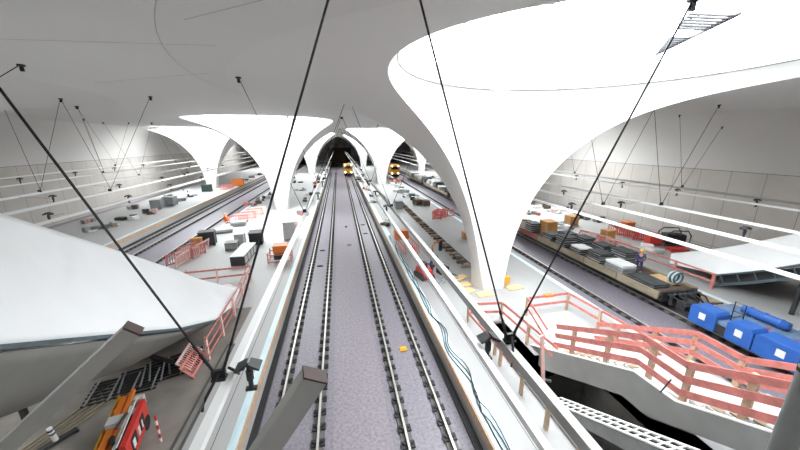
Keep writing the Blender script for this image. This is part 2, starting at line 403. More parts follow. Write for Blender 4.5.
beam(-32.0, 6.6, .10, .12, 'beam', 'topmost thin hung rail against the left wall')
def hanger(b, tops, label, r=.028, big=False):
    t = thing('rod_hanger', label, 'hanger', b, 0, 'steel rod hangers holding the light rails')
    for q in tops:
        q = Vector(q)-Vector(b); d = q.normalized(); s = 1 if q.x > 0 else -1
        a = Vector((s*.08, 0, .12))
        m = MB(); m.tube([a, q], r, 6)
        o = m.build('rod', 'cable', t)
        m = MB(); m.tube([a, a+d*.4], r*1.45, 8); m.tube([a+d*.5, a+d*.58], r*1.5, 8); m.build('turnbuckle', 'cable', o)
        m = MB(); m.lathe([(.1, 0), (.1, .05), (.05, .05)], tuple(q-Vector((0, 0, .05))), 10); m.box(q.x-.05, q.x+.05, q.y-.02, q.y+.02, q.z-.2, q.z); m.build('anchor_plate', 'cable', o)
    m = MB(); m.box(-.11, .11, -.03, .03, -.02, .14); m.box(-.11, .11, -.08, .08, -.04, 0)
    if big: m.tube([(.02, -.05, .1), (-.1, -.35, -.1), (-.16, -.4, -.3)], .025, 6); m.tube([(.15, .05, .12), (.22, .2, -.1), (.2, .3, -.22)], .025, 6)
    m.build('bracket', 'cable', t)
    return t
zt = 12.33
hanger((-2.2, 5.0, 6.1), [(-4.75, 5.0, zt), (.13, 5.0, zt)], 'near left rod hanger whose two thick rods cross the left half of the picture', .018, True)
hanger((3.2, 4.95, 6.15), [(1.12, 4.95, zt), (5.95, 4.95, zt)], 'near right rod hanger on the thick grey rail above the stair railings', .018, True)
hanger((-2.1, 18.4, 6.1), [(.59, 17.86, zt), (-3.52, 13.48, zt)], 'rod hanger of the left middle rail beside the large left calyx', .014)
hanger((3.1, 18.9, 6.1), [(.66, 17.9, zt), (5.6, 18.5, zt)], 'rod hanger of the right middle rail in front of the first gap', .013)
for i, y in enumerate((32, 45.5, 59)):
    hanger((-2.1, y, 6.1), [(.42, y, zt), (-4.5, y, zt)], '%s distant rod hanger of the left middle rail' % ORD[i], .02)
    hanger((3.1, y, 6.1), [(.5, y, zt), (5.6, y, zt)], '%s distant rod hanger of the right middle rail' % ORD[i], .02)
for i, (b, tp) in enumerate([((20.3, 16.2), (18.2, 23.0)), ((16.7, 17.0), (14.3, 19.3)), ((30.2, 22.6), (28.2, 33.0)), ((20.3, 30), (18, 22.9)), ((30.2, 36), (28, 33)), ((16.7, 30.5), (14.3, 19.3))]):
    lb = ['rod hanger on the rail above the worker on the wagon', 'rod hanger above the wooden crates on the wagons', 'rod hanger close to the right wall above the black compressor',
          'second rod hanger along the rail above the wagons, right beside the near calyx', 'second rod hanger close to the right wall', 'thin rod hanger just right of the near calyx edge'][i]
    zz = [11.9, 11.9]
    hanger((b[0], b[1], 6.1), [(tp[0], b[1], 12.2 if tp[0] < 31 else 11.3), (tp[1], b[1], 12.2 if tp[1] < 31 else 11.3)], lb, .013)
for i, (b, tp) in enumerate([((-24, 30.2), ((-18.6, 22.7), (-14.95, 21.63))), ((-18.8, 29.8), ((-14.95, 21.63), (-9.64, 19.83))), ((-32, 53), ((-17.15, 25.96), (-25.4, 46.2))), ((-24, 43.5), (-26.5, -21.5)), ((-18.8, 43), (-21.3, -16)), ((-24, 16.5), ((-9.57, 12.67), (-26, 16.5))), ((-28, 44), ((-17.1, 25.95), (-25.8, 39.6))), ((-24, 57), (-26.5, -21.5))]):
    hanger((b[0], b[1], 6.1 if b[0] > -27 else (6.45 if b[0] > -30 else 6.7)), [((*q, 12.33) if isinstance(q, tuple) else (q, b[1], 12.2)) for q in tp], ['thin rod hanger above the tarp roof on the pale left rail', 'rod hanger on the bright left rail above the grey blocks', 'thin rod hanger near the left wall, farther one',
      'second rod hanger on the pale left rail', 'second rod hanger on the bright left rail', 'rod hanger at the left picture edge', 'thin rod hanger near the left wall, nearer one', 'third rod hanger on the pale left rail'][i], .013)
def lamp_proto():
    t = thing('rail_spotlight', '', 'spotlight', (0, 0, 0), 0, 'spotlights along the hung rails'); t.scale = (.85, .85, .85)
    m = MB(); m.tube([(0, 0, -.62), (0, 0, -.05)], .05, 8); m.tube([(0, 0, -.42), (0, 0, -.2)], .075, 8); m.build('stem', 'dark', t)
    m = MB(); m.box(-.11, .11, -.05, .05, -.68, -.62); m.build('mount_plate', 'dark', t)
    for s in (-1, 1):
        m = MB(); m.add([(s*.03, -.12, .02), (s*.03, .12, .02), (s*.25, .15, -.10), (s*.25, -.15, -.10), (s*.05, -.1, -.1), (s*.05, .1, -.1), (s*.22, .11, -.17), (s*.22, -.11, -.17)],
              [(0, 1, 2, 3), (7, 6, 5, 4), (0, 4, 5, 1), (1, 5, 6, 2), (2, 6, 7, 3), (3, 7, 4, 0)]); m.build('reflector_wing', 'dark', t)
    return t
LP = lamp_proto(); used = [False]
def lamp(x, y, z, label, arm=0):
    o = LP if not used[0] else dup(LP, (0, 0, 0)); used[0] = True
    o.location = (x, y, z); o['label'] = label
    if arm:
        m = MB(); m.bar((0, 0, -.3), (arm, 0, -.1), .025, .025); m.build('bracket_arm', 'beam_grey', o)
lamp(-1.75, 5.1, 6.25, 'nearest winged spotlight left of the middle tracks'); lamp(2.8, 5.05, 6.25, 'nearest winged spotlight between the two right middle rails')
for i, y in enumerate((25.0, 32, 39, 46, 60)):
    lamp(-1.75, y+.3*i, 6.2, '%s small spotlight up the left middle rail' % ORD[i+1]); lamp(2.8, y-6 if i == 0 else y-7, 6.2, '%s small spotlight up the right middle rails' % ORD[i+1])
for i, (x, y) in enumerate([(18.7, 10.8), (18.5, 17.4), (18.2, 22.6), (18.4, 29.5)]): lamp(x, y, 6.15, '%s spotlight over the wagons counted from the blue vehicle' % ORD[i], 1.8)
lamp(14.9, 17.6, 6.15, 'spotlight just right of the nearest calyx foot', 1.8)
for i, (x, y) in enumerate([(28.7, 16.4), (28.2, 21.4), (27.8, 26.4), (28, 33)]): lamp(x, y, 6.15, '%s spotlight along the right wall' % ORD[i], 1.9)
for i, (x, y) in enumerate([(-21.3, 27.7), (-20.6, 34), (-20.1, 40.5), (-19.9, 46.5), (-20, 53.5), (-20, 60)]): lamp(x, y, 6.15, '%s spotlight between the two left platform rails' % ORD[i], -2.5 if i < 9 else 0)
for i, (x, y) in enumerate([(-16.3, 20.6), (-15.7, 26.6), (-15.8, 33), (-15.8, 40)]): lamp(x, y, 6.15, '%s spotlight above the left tracks, lower row' % ORD[i], .9)
for i, (x, y) in enumerate([(-30.4, 36.6), (-30.2, 43), (-30.1, 49.5), (-30, 56)]): lamp(x, y, 6.65, '%s small spotlight close to the left wall' % ORD[i], -1.6)
# ------------------------------------------------------------------ right stair
M['steptop'] = mat('pale_step_concrete', (.50, .50, .49), .8, 0, (2, .1, (1, 1, 1)))
top = [(11.35, PZ), (6.45, 3.30), (5.25, 3.36), (-3.0, 7.6)]; bot = [(-3.0, 6.35), (3.7, 3.45), (5.8, 2.30), (6.65, 2.26), (10.3, .25), (11.35, .25)]
stair = thing('platform_stair', 'grey concrete stair rising to the upper level on the right platform', 'stair', (0, 0, 0))
m = MB(); m.prism(top+bot, 8.42, 8.54); m.build('stringer', 'stairc', stair)
m = MB(); m.prism(top+bot, 10.5, 10.67); m.build('stringer', 'stairc', stair)
def flight(y0, z0, y1, z1, n):
    P = []; 
    for k in range(n):
        ya = y0+(y1-y0)*k/n; yb = y0+(y1-y0)*(k+1)/n; zb = z0+(z1-z0)*(k+1)/n
        P += [(ya, zb), (yb, zb)]
    return P
m = MB(); prof_ = [(11.1, PZ)]+flight(11.1, PZ-.05, 6.55, 3.22, 15)+flight(5.35, 3.28, -3.0, 7.45, 25)
prof_ += [(-3.0, 7.1), (5.3, 2.95), (6.5, 2.9), (10.9, .6)]
q_ = MB(); q_.prism([(10.9, .55), (6.5, 2.85), (5.3, 2.9), (-3.0, 7.05), (-3.0, 6.8), (5.3, 2.65), (6.5, 2.6), (10.9, .35)], 8.54, 10.5); q_.build('soffit', 'voidc', stair)  # soffit coloured dark to stand for the shade under the stair
m.prism(prof_, 8.52, 10.5); m.build('steps', 'steptop', stair)
m = MB()
for a, b in (((11.3, PZ), (6.45, 3.30)), ((6.45, 3.30), (5.25, 3.36)), ((5.25, 3.36), (-3, 7.6))):
    m.bar((8.48, a[0], a[1]+.012), (8.48, b[0], b[1]+.012), .13, .03)
m.build('white_edge_strip', 'white', stair)
for k in range(17):                       # small wooden boards showing as a zigzag beside the steps
    for (ya, za, yb, zb, n) in ((11.0, PZ+.1, 6.6, 3.3, 13), (5.1, 3.48, -1.5, 6.85, 17)):
        if k < n:
            t = (k+.5)/n; y = ya+(yb-ya)*t; z = za+(zb-za)*t
            m = MB(); m.bar((8.72, y+.15, z-.02), (8.72, y-.12, z+.02), .3, .04); m.build('tread_board', 'wagonwood', stair)
SL = lambda y: 3.30+(6.45-y)*.518 if y > 6.45 else (3.36 if y > 5.25 else 3.36+(5.25-y)*.514)
def boards(t, pts, hs, mt='pink', w=.03, h=.14):
    for i, hh in enumerate(hs):
        for a, b in zip(pts[:-1], pts[1:]):
            m = MB(); m.bar((a[0], a[1], a[2]+hh), (b[0], b[1], b[2]+hh), w, h); m.build('rail_board', mt, t)
def post(t, x, y, z, h, mt='wood', foot=False, w=.09):
    m = MB(); m.box(x-w/2, x+w/2, y-w*.8, y+w*.8, z-.15, z+h); o = m.build('post', mt, t)
    if foot: m = MB(); m.box(x-.09, x+.07, y-.09, y+.09, z-.16, z-.04); m.build('yellow_clamp', 'yellow', o)
t = thing('stair_railing', 'pink board railing with wooden posts along the near edge of the stair', 'railing')
for y in (7.53, 6.12, 5.19, 4.05, 2.9): post(t, 8.56, y, SL(y), 1.22, foot=y in (4.05,))
post(t, 8.56, 9.0, SL(9.0), 1.15)
boards(t, [(8.5, 9.9, SL(9.9)), (8.5, 6.45, SL(6.45)), (8.5, 5.25, 3.36), (8.5, 0.5, SL(.5))], (.28, .70, 1.13), h=.19)
t = thing('stair_railing', 'pink board railing along the far edge of the stair', 'railing')
for y in (9.0, 7.6, 6.45, 5.3, 3.9, 2.4): post(t, 10.5, y, SL(y), 1.0)
boards(t, [(10.45, 9.9, SL(9.9)), (10.45, 6.45, SL(6.45)), (10.45, 5.25, 3.36), (10.45, 0.5, SL(.5))], (.35, .68, 1.0), h=.17)
t = thing('guard_rail', 'pink board railing closing the white stair head beside the orange bracket', 'railing')
G1 = [(8.9, 10.9, PZ), (9.7, 13.7, PZ), (12.3, 13.8, PZ), (12.9, 9.4, PZ), (13.1, 5.0, PZ)]
boards(t, G1, (.55, 1.04), h=.14)
for q in G1[1:3]: post(t, q[0], q[1], PZ+.15, .95)
for y in (11.8, 9.6, 7.2): post(t, 12.3+(13.8-y)*.115, y, PZ+.15, .95)
m = MB(); m.box(9.2, 12.25, 10.9, 13.6, PZ, PZ+.03); o = m.build('white_floor_sheet', 'steptop'); tag(o, 'white sheet on the floor inside the pink stair head railing', 'sheet')
t = thing('guard_rail', 'red board railing around the narrow slot left of the stair, below the rod bracket', 'railing')
G2 = [(6.6, 8.5, PZ), (6.3, 13.7, PZ), (8.1, 13.5, PZ), (8.45, 9.6, PZ)]
boards(t, G2, (.55, 1.04), 'pink', h=.14)
for x, y in ((6.3, 13.7), (8.1, 13.5), (8.3, 11.4), (6.45, 11.0)): post(t, x, y, PZ+.15, .95)
t = thing('guard_rail', 'single low red rail on short wooden posts beside the thick grey rail', 'railing')
boards(t, [(6.3, 12.2, PZ), (6.3, 3.0, PZ)], (.95,), 'red', h=.08)
for y in (11.6, 10.3, 8.7, 7.2, 5.8): post(t, 6.33, y, PZ+.15, .85)
m = MB(); m.bar((7.3, 8.7, PZ), (7.15, 9.0, 3.0), .2, .05); tag(m.build('leaning_board', 'palepink'), 'pale pink board standing upright where the stair begins', 'board')
m = MB(); m.box(6.8, 6.95, 3, 13.3, PZ, PZ+.12); m.box(6.8, 8.2, 13.3, 13.42, PZ, PZ+.12); tag(m.build('opening_kerb', 'stairc'), 'low concrete kerb along the stair opening', 'kerb')
# escalator truss
es = thing('escalator_truss', 'white lattice escalator truss rising below the stair', 'truss')
A_ = Vector((7.2, 8.3, PZ-.05)); B_ = Vector((7.2, 1.5, 4.75)); dx = Vector((.55, 0, 0))
m = MB()
for q in (0, .5, 1): m.bar(A_+dx*q, B_+dx*q, .07, .05)
m.build('chord', 'white', es)
m = MB()
for k in range(27): m.bar(A_.lerp(B_, k/26), A_.lerp(B_, k/26)+dx, .04, .035)
m.build('rungs', 'lightgrey', es)
m = MB(); m.add([A_-Vector((0.02, 0, .05)), B_-Vector((0.02, 0, .05)), B_-Vector((.02, 0, .75)), A_-Vector((.02, -.4, .5))], [(0, 1, 2, 3)]); m.add([A_-Vector((0.06, 0, .05)), B_-Vector((0.06, 0, .05)), B_-Vector((.06, 0, .75)), A_-Vector((.06, -.4, .5))], [(3, 2, 1, 0)]); m.build('side_panel', 'midgrey', es)
m = MB(); m.tube([(7.0, 9.3, PZ+.12), (7.75, 8.9, PZ+.15)], .08, 8); m.tube([(7.1, 9.5, PZ+.12), (7.15, 9.1, PZ+.3)], .06, 8); tag(m.build('black_pipe_offcuts', 'black'), 'black pipe offcuts at the foot of the white escalator truss', 'pipes')
m = MB(); m.tube([(8.3, 5.55, 3.4), (8.25, 5.35, 4.0)], .02, 6); tag(m.build('lever_bar', 'dark'), 'dark lever bar clamped at the stair landing', 'bar')
# ------------------------------------------------------------------ left tarp roof over the stair
def tarp_roof(name, label, ridge, eave, far, fold_x, mats=('tarp', 'belly', 'steelblue')):
    t = thing(name, label, 'roof')
    n = 60; P = []
    def py(L, s):
        y = L[0][1]+(L[-1][1]-L[0][1])*s
        for a, b in zip(L[:-1], L[1:]):
            if b[1]-1e-6 <= y <= a[1]+1e-6:
                u = (a[1]-y)/max(1e-6, a[1]-b[1]); return Vector(a).lerp(Vector(b), u)
        return Vector(L[-1])
    def pl(L, s):
        L = [Vector(q) for q in L]; d = [0]
        for a, b in zip(L[:-1], L[1:]): d.append(d[-1]+(b-a).length)
        s *= d[-1]
        for i in range(len(L)-1):
            if s <= d[i+1]+1e-6: return L[i].lerp(L[i+1], (s-d[i])/(d[i+1]-d[i]))
        return L[-1]
    for i in range(n+1):
        s = i/n; e = py(eave, s); r = py(ridge, s); q = py(far, s); row = []
        for j in range(21):
            u = j/20; p = e.lerp(r, u) if True else 0
            nrm = (Vector((0, 0, 1)))
            off = .05*math.sin(PI*u)*(math.sin(s*23+u*3)*.5+math.sin(s*7+1.3)*.6)-.22*math.exp(-((s-.70-.10*(1-u))/.016)**2)*min(1, max(0, u-.2)*3)*min(1, (1-u)*6)
            p = p+nrm*off*(1 if 0 < s < 1 else 0); row.append(p)
        for j in range(1, 9): row.append(r.lerp(q, j/8))
        P.append(row)
    m = MB(); m.grid(P)
    o = m.build('tarpaulin_cover', mats[0], t, True)
    so = o.modifiers.new('thick', 'SOLIDIFY'); so.thickness = .02
    return t, pl
ridge = [(-8.0, 17.6, 2.9), (-8.0, 16.1, 3.82), (-8.0, 12.45, 6.16), (-8.0, 8.92, 8.36), (-8.0, 3.0, 12.0)]
eave = [(-6.0, 17.9, 1.75), (-6.0, 16.6, 1.45), (-6.0, 14.2, 2.03), (-6.0, 11.35, 3.43), (-6.0, 5.97, 6.56), (-6.0, 2.0, 8.9)]
ridge = [(-8.0, 17.6, 2.75), (-8.0, 16.1, 3.82), (-8.0, 12.45, 6.16), (-8.0, 8.92, 8.36), (-8.0, 7.2, 9.4)]
eave = [(-6.0, 17.9, 1.75), (-6.0, 16.6, 1.42), (-6.0, 14.2, 2.03), (-6.0, 11.35, 3.43), (-6.0, 5.97, 6.56), (-6.0, 4.0, 7.7)]
far = [(-10.4, 17.4, 1.6), (-10.8, 14.2, 1.8), (-10.8, 10.0, 3.6), (-10.8, 7.2, 5.4)]
tr, pl = tarp_roof('tarp_stair_roof', 'huge white tarpaulin roof sloping up over the left platform stair', ridge, eave, far, 0)
m = MB()
for a, b in zip(eave[2:-1], eave[3:]): m.bar((a[0]+.03, a[1], a[2]-.04), (b[0]+.03, b[1], b[2]-.04), .06, .09)
m.build('edge_channel', 'steelblue', tr)
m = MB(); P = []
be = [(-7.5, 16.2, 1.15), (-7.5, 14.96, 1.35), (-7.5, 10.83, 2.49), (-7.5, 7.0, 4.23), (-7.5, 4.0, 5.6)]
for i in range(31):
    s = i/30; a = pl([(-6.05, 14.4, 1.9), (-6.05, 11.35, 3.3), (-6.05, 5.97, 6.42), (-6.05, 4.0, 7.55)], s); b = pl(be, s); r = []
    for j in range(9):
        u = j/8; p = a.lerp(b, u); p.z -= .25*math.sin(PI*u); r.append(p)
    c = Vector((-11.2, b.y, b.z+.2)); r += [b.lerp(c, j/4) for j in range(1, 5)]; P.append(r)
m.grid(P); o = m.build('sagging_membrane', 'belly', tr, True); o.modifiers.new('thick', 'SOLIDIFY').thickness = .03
m = MB()
for y, z in ((16.0, 1.6), (10.5, 3.9)): m.bar((-10.6, y, z-.2), (-10.6, y, PZ), .14, .14)
m.build('support_post', 'dark', tr)
# right tarp roof
ridge = [(26, 19.1, 1.28), (26, 16.28, 2.66), (26, 14.86, 3.46), (26, 12.58, 4.91), (26, 8, 7.4)]
eave = [(24, 17.6, 1.2), (24, 14.6, 1.59), (24, 12.92, 2.56), (24, 11.23, 3.68), (24, 8, 5.6)]
far = [(29.6, 18.5, .95), (29.6, 16.0, 1.2), (29.6, 12.6, 2.6), (29.6, 8, 5.0)]
tr, pl = tarp_roof('tarp_stair_roof', 'white tarpaulin roof beside the right wall, with a dark steel truss edge', ridge, eave, far, 0)
m = MB(); E1 = [Vector((23.95, 14.7, 1.5)), Vector((23.95, 12.92, 2.5)), Vector((23.95, 11.2, 3.6)), Vector((23.95, 8, 5.45))]
for a, b in zip(E1[:-1], E1[1:]):
    m.bar(a, b, .08, .10); m.bar(a-Vector((0, 0, .7)), b-Vector((0, 0, .7)), .2, .16)
m.build('edge_truss', 'steelblue', tr)
m = MB()
for k in range(9):
    y = 14.4-k*.75; z = 1.5+(14.7-y)*.58; m.bar((23.95, y, z), (23.95, y-.3, z-.5), .05, .05)
m.build('truss_braces', 'steelblue', tr)
m = MB(); P = []
for i in range(13):
    y = 14.6-i*.55; z = 1.5+(14.7-y)*.58; P.append([(24.3, y, z-.05), (24.3, y, z-.7), (26, y, z-.72), (29.5, y, z-.7)])
m.grid(P); o = m.build('grey_soffit', 'dark', tr); o.modifiers.new('thick', 'SOLIDIFY').thickness = .03
m = MB()
for x in (24.2, 29.3): m.bar((x, 11, 2.9), (x, 11, PZ), .16, .16)
m.build('support_post', 'dark', tr)
# ------------------------------------------------------------------ steel posts in the foreground
def steel_post(label, top, base, w, cap='cap'):
    t = thing('steel_post', label, 'post')
    top = Vector(top); base = Vector(base); d = (top-base).normalized()
    m = MB(); m.bar(base, top, w, w*.62, (0, 1, .35)); o = m.build('hollow_section', 'beam_grey', t); bevel(o, .006)
    m = MB(); m.bar(top, top+d*.012, w*1.02, w*.64, (0, 1, .35)); m.build('end_plate', cap, t)
    x = d.cross(Vector((0, 1, .35))).normalized(); z = x.cross(d); m = MB(); L = (top-base).length
    for k in (.66, .75, .83, .9): 
        p = base.lerp(top, k)+z*w*.31*1; m.lathe([(.012, -.004), (.012, .012), (.006, .02)], tuple(p), 8)
    m.build('bolts', 'lightgrey', t)
    return t
steel_post('grey steel post with a red-brown end plate poking up over the tracks', (-.19, 1.5, 8.76), (-1.48, 1.5, 6.84), .14)
steel_post('long grey steel post leaning across the lower left corner', (-.99, 1.5, 9.15), (-3.21, 1.5, 7.21), .075)
t = thing('steel_tube', 'dark grey round tube standing at the right picture edge', 'tube')
m = MB(); m.tube([(1.42, .56, 6.5), (1.42, .56, 9.62)], .032, 14); m.build('tube', 'midgrey', t, True)
m = MB(); m.tube([(1.42, .56, 9.30), (1.42, .56, 9.312)], .0335, 14); m.tube([(1.42, .56, 9.325), (1.42, .56, 9.333)], .0335, 14); m.build('black_band', 'black', t)
# ------------------------------------------------------------------ wagons
def stakewagon(name, label, y0, y1, red_at=None):
    xa, xb = 18.85, 21.85; t = thing(name, label, 'wagon', (0, 0, 0), 0, 'flat wagons loaded with track material')
    m = MB(); m.box(xa+.1, xb-.1, y0, y1, .85, 1.0); m.box(xa+.9, xb-.9, y0, y1, .45, .85); m.build('deck', 'rust', t)
    for x in (xa, xb-.08):
        n = int((y1-y0)/3)
        for k in range(n):
            a = y0+(y1-y0)*k/n; b = y0+(y1-y0)*(k+1)/n
            m = MB(); m.box(x, x+.08, a+.04, b-.04, .62, 1.12); m.build('side_board', 'wagonred' if red_at == k else 'wagonwood', t)
    for yy in (y0+2.0, y1-2.0):
        m = MB(); m.box(19.4, 21.3, yy-1.3, yy+1.3, .25, .5); o = m.build('bogie', 'dark', t)
        for s in (-.9, .9):
            for x in (19.6, 21.1):
                w_ = MB(); w_.tube([(x-.06, yy+s, .43), (x+.06, yy+s, .43)], .42, 16); w_.build('wheel', 'dark', o)
    for yy, d in ((y0, -1), (y1, 1)):
        for x in (19.5, 21.2):
            m = MB(); m.tube([(x, yy, .95), (x, yy+d*.45, .95)], .09, 8); m.tube([(x, yy+d*.45, .95), (x, yy+d*.5, .95)], .22, 12); m.build('buffer', 'dark', t)
        m = MB(); m.box(xa+.2, xb-.2, yy-.08, yy+.08, .5, 1.1); m.build('head_stock', 'dark', t)
    return t
stakewagon('flat_wagon', 'flat wagon carrying the worker and dark mat stacks', 14.0, 32.4, 4)
stakewagon('flat_wagon', 'second flat wagon behind the nearest calyx column', 34.0, 51.4)
stakewagon('flat_wagon', 'third flat wagon, seen between the arches with a pale load', 53.0, 69.6)
stakewagon('flat_wagon', 'fourth flat wagon, small in the right arch', 71.2, 88)
def stack(name, label, cat, x, y, z, w, l, n, th_, rz, mt, mt2=None, grp=None):
    t = thing(name, label, cat, (x, y, z), rz, grp)
    h = 0
    for k in range(n):
        jx = random.uniform(-.05, .05); jy = random.uniform(-.06, .06)
        m = MB(); m.box(-w/2+jx, w/2+jx, -l/2+jy, l/2+jy, h, h+th_); m.build('panel', mt2 if (mt2 and k == n-1) else mt, t); h += th_
        if k < n-1:
            m = MB(); m.box(-w/2+.02, w/2-.02, -l/2+.05, l/2-.05, h, h+.05); m.build('spacer', 'lightgrey', t); h += .05
    return t
SG = 'stacks of dark mats on the nearest wagon'
stks = [(19.75, 15.5, 1.2, 1.9, 2, .12, 'dark mat stack in front of the worker', 'slab', None),
 (19.65, 17.6, 1.15, 1.5, 4, .12, 'grey panel stack with a white sheet on top', 'slab_light', 'white'),
 (19.7, 19.5, 1.15, 1.35, 5, .12, 'dark mat stack behind the white-topped stack', 'slab', None),
 (19.6, 21.4, 1.1, 1.2, 4, .11, 'pale-topped panel stack near the wagon side, farther along', 'slab', 'white'),
 (19.6, 23.2, 1.2, 1.25, 5, .15, 'tall dark mat stack near the stake side in mid wagon', 'slab', None),
 (19.6, 25.1, 1.2, 1.2, 4, .12, 'dark mat stack just behind the tall one', 'slab', None),
 (19.5, 28.0, 1.1, 1.1, 5, .15, 'dark block stack beside the wooden crate at the calyx edge', 'slab', None),
 (21.2, 18.9, 1.1, 1.4, 6, .13, 'dark mat stack at the far side right behind the worker', 'slab', None),
 (21.2, 20.9, 1.1, 1.3, 5, .13, 'far side dark mat stack in mid wagon', 'slab', None),
 (21.2, 23.0, 1.1, 1.3, 5, .13, 'far side dark mat stack before the orange crate', 'slab', None),
 (21.2, 25.0, 1.1, 1.2, 4, .13, 'far side low dark mat stack', 'slab', None),
 (21.2, 15.6, 1.0, 1.6, 1, .06, 'thin tan board lying beside the worker', 'yellowplate', None)]
for i, y in enumerate((18.55, 20.4, 22.3, 24.2, 26.3)):
    t = thing('scrap_timber', '%s brown scrap timber bundle between the mat stacks, counted from the worker' % ORD[i], 'timber', (19.4, y, 1.0), .1*i, 'scrap timber on the nearest wagon')
    for k in range(4): m = MB(); m.bar((-.4+.1*k, -.25+.1*k, .06+.05*k), (.7-.05*k, .2-.1*k, .06+.05*k), .1, .08); m.build('timber', 'rust' if k % 2 else 'wagonwood', t)
for x, y, w_, l, n, th_, lb, mt, m2 in stks: stack('mat_stack' if mt != 'yellowplate' else 'plywood_board', lb, 'stack' if mt != 'yellowplate' else 'board', x, y, 1.0, w_, l, n, th_, random.uniform(-.06, .06), mt, m2, SG if mt == 'slab' else None)
def crate(label, x, y, z, w_, l, h, rz=0, mt='orangewood', cat='crate', name='wooden_crate', grp=None):
    t = thing(name, label, cat, (x, y, z), rz, grp)
    m = MB(); m.box(-w_/2+.04, w_/2-.04, -l/2+.04, l/2-.04, .08, h-.03); m.build('box_body', mt, t)
    for sx in (-1, 1):
        for sy in (-1, 1): m = MB(); m.box(min(sx*w_/2, sx*(w_/2-.1)), max(sx*w_/2, sx*(w_/2-.1)), min(sy*l/2, sy*(l/2-.1)), max(sy*l/2, sy*(l/2-.1)), 0, h); m.build('corner_batten', 'wood' if mt == 'orangewood' else mt, t)
    m = MB(); m.box(-w_/2-.02, w_/2+.02, -l/2-.02, l/2+.02, h-.03, h+.03); m.build('lid', mt, t)
    return t
crate('orange wooden crate on the wagon next to the calyx edge', 20.5, 27.0, 1.0, 1.2, 1.2, 1.3)
crate('orange wooden crate on the far right platform behind the mat stacks', 24.7, 24.0, PZ, 1.0, .8, 1.2)
crate('orange box with a white stripe, farther behind the orange crate', 29.6, 26.6, PZ, 1.0, .8, 1.1, 0, 'orange', 'box', 'orange_box')
crate('brown crate among the loads just right of the calyx', 25.8, 30.2, PZ, 1.1, 1.0, 1.1)
# pale loads on the far wagons
for i in range(22):
    y = 35+i*2.4 if i < 7 else 53.8+(i-7)*2.3
    if 51 < y < 53.5 or y > 87: continue
    k = random.random()
    s_ = stack('material_bundle', '%s bundle of %s on the distant wagons, counted from the near calyx' % ((ORD+['fourteenth', 'fifteenth', 'sixteenth', 'seventeenth', 'eighteenth', 'nineteenth', 'twentieth', 'twenty-first', 'twenty-second'])[i], 'pale boards' if k < .6 else 'dark mats'), 'bundle', 20.1+random.uniform(-.3, .3), y, 1.0, 1.9, 1.5, random.choice([3, 4, 5]), .18, random.uniform(-.1, .1), 'lightgrey' if k < .6 else 'slab', 'white' if k < .5 else None, 'bundles on the distant wagons')
# coupling and hoses between wagon and blue vehicle
t = thing('coupling_gear', 'black coupling gear and hoses between the wagon and blue vehicle', 'coupling', (0, 0, 0))
m = MB(); m.tube([(20.35, 13.9, .8), (20.35, 12.3, .75)], .12, 8); m.box(19.3, 21.4, 13.5, 13.7, .45, 1.1); m.box(19.2, 20.0, 12.7, 13.2, .5, .95); m.build('drawbar', 'dark', t)
for k in range(6):
    m = MB(); x = 19.3+k*.38; m.tube([(x, 13.8, 1.1), (x+.1, 13.2, .9+.1*(k % 2)), (x-.15, 12.8, .8), (x+.2, 12.35, 1.0)], .05, 6); m.build('hose', 'black', t)
t = thing('cable_reel', 'pale blue coiled hose on the wagon end', 'coil', (20.9, 14.8, 1.2))
for k in range(4):
    m = MB(); m.tube([(.35*math.cos(a*PI/8), .12*k-.2, .38+.35*math.sin(a*PI/8)) for a in range(17)], .05, 6); m.build('loop', 'bluestrip' if k % 2 else 'steelblue', t)
# blue vehicle
bv = thing('blue_rail_vehicle', 'low blue rail vehicle with side boxes and a tank, coupled to the wagons', 'vehicle')
m = MB(); m.box(18.95, 21.85, 4.0, 12.2, .85, 1.02); m.build('deck', 'bluegrey', bv)
for a, b, nm in ((10.95, 12.2, 'side_box'), (9.45, 10.5, 'side_box'), (7.5, 9.4, 'side_box')):
    m = MB(); m.prism([(a, .35), (b, .35), (b, 1.25), (b-.12, 1.38), (a+.12, 1.38), (a, 1.25)], 18.8, 19.75); o = m.build(nm, 'blue', bv); bevel(o, .03)
    q = MB(); q.box(18.785, 18.80, a+.5*(b-a)-.15, a+.5*(b-a)+.15, .75, 1.1); q.build('white_plate', 'white', o)
m = MB(); m.box(18.9, 21.8, 4.2, 12.1, .35, .85); m.build('underframe', 'dark', bv)
m = MB(); m.tube([(21.1, 11.3, 1.3), (21.1, 9.5, 1.3)], .22, 14); tk = m.build('tank', 'blue', bv, True)
for y in (11.0, 10.4, 9.8): m = MB(); m.tube([(21.1, y-.04, 1.3), (21.1, y+.04, 1.3)], .25, 14); m.build('tank_strap', 'blue', tk)
m = MB(); m.tube([(19.6, 10.85, 1.0), (19.6, 10.85, 2.1), (19.6, 10.4, 2.1), (19.6, 10.4, 1.0)], .025, 6); m.tube([(19.6, 10.85, 1.6), (19.6, 10.4, 1.6)], .02, 6); m.build('grab_hoop', 'black', bv)
for y in (12.2, 7.2):
    for x in (19.55, 21.1):
        m = MB(); m.tube([(x-.06, y-.7, .42), (x+.06, y-.7, .42)], .42, 16); m.build('wheel', 'dark', bv)
for x, y in ((20.4, 9.9), (20.3, 8.9), (20.9, 8.5), (20.0, 9.4)): m = MB(); m.box(x-.25, x+.25, y-.06, y+.06, 1.02, 1.06); m.build('red_strap', 'red', bv)
for q in ((19.9, 20.8, 11.0, 12.0, 1.02, 1.12), (20.9, 21.6, 7.2, 8.2, 1.02, 1.2)): m = MB(); m.box(*q); m.build('deck_box', 'bluegrey', bv)
m = MB(); m.tube([(21.2, 9.2, 1.3), (21.3, 8.9, 1.35), (21.1, 8.7, 1.2)], .04, 6); m.build('hook', 'black', bv)
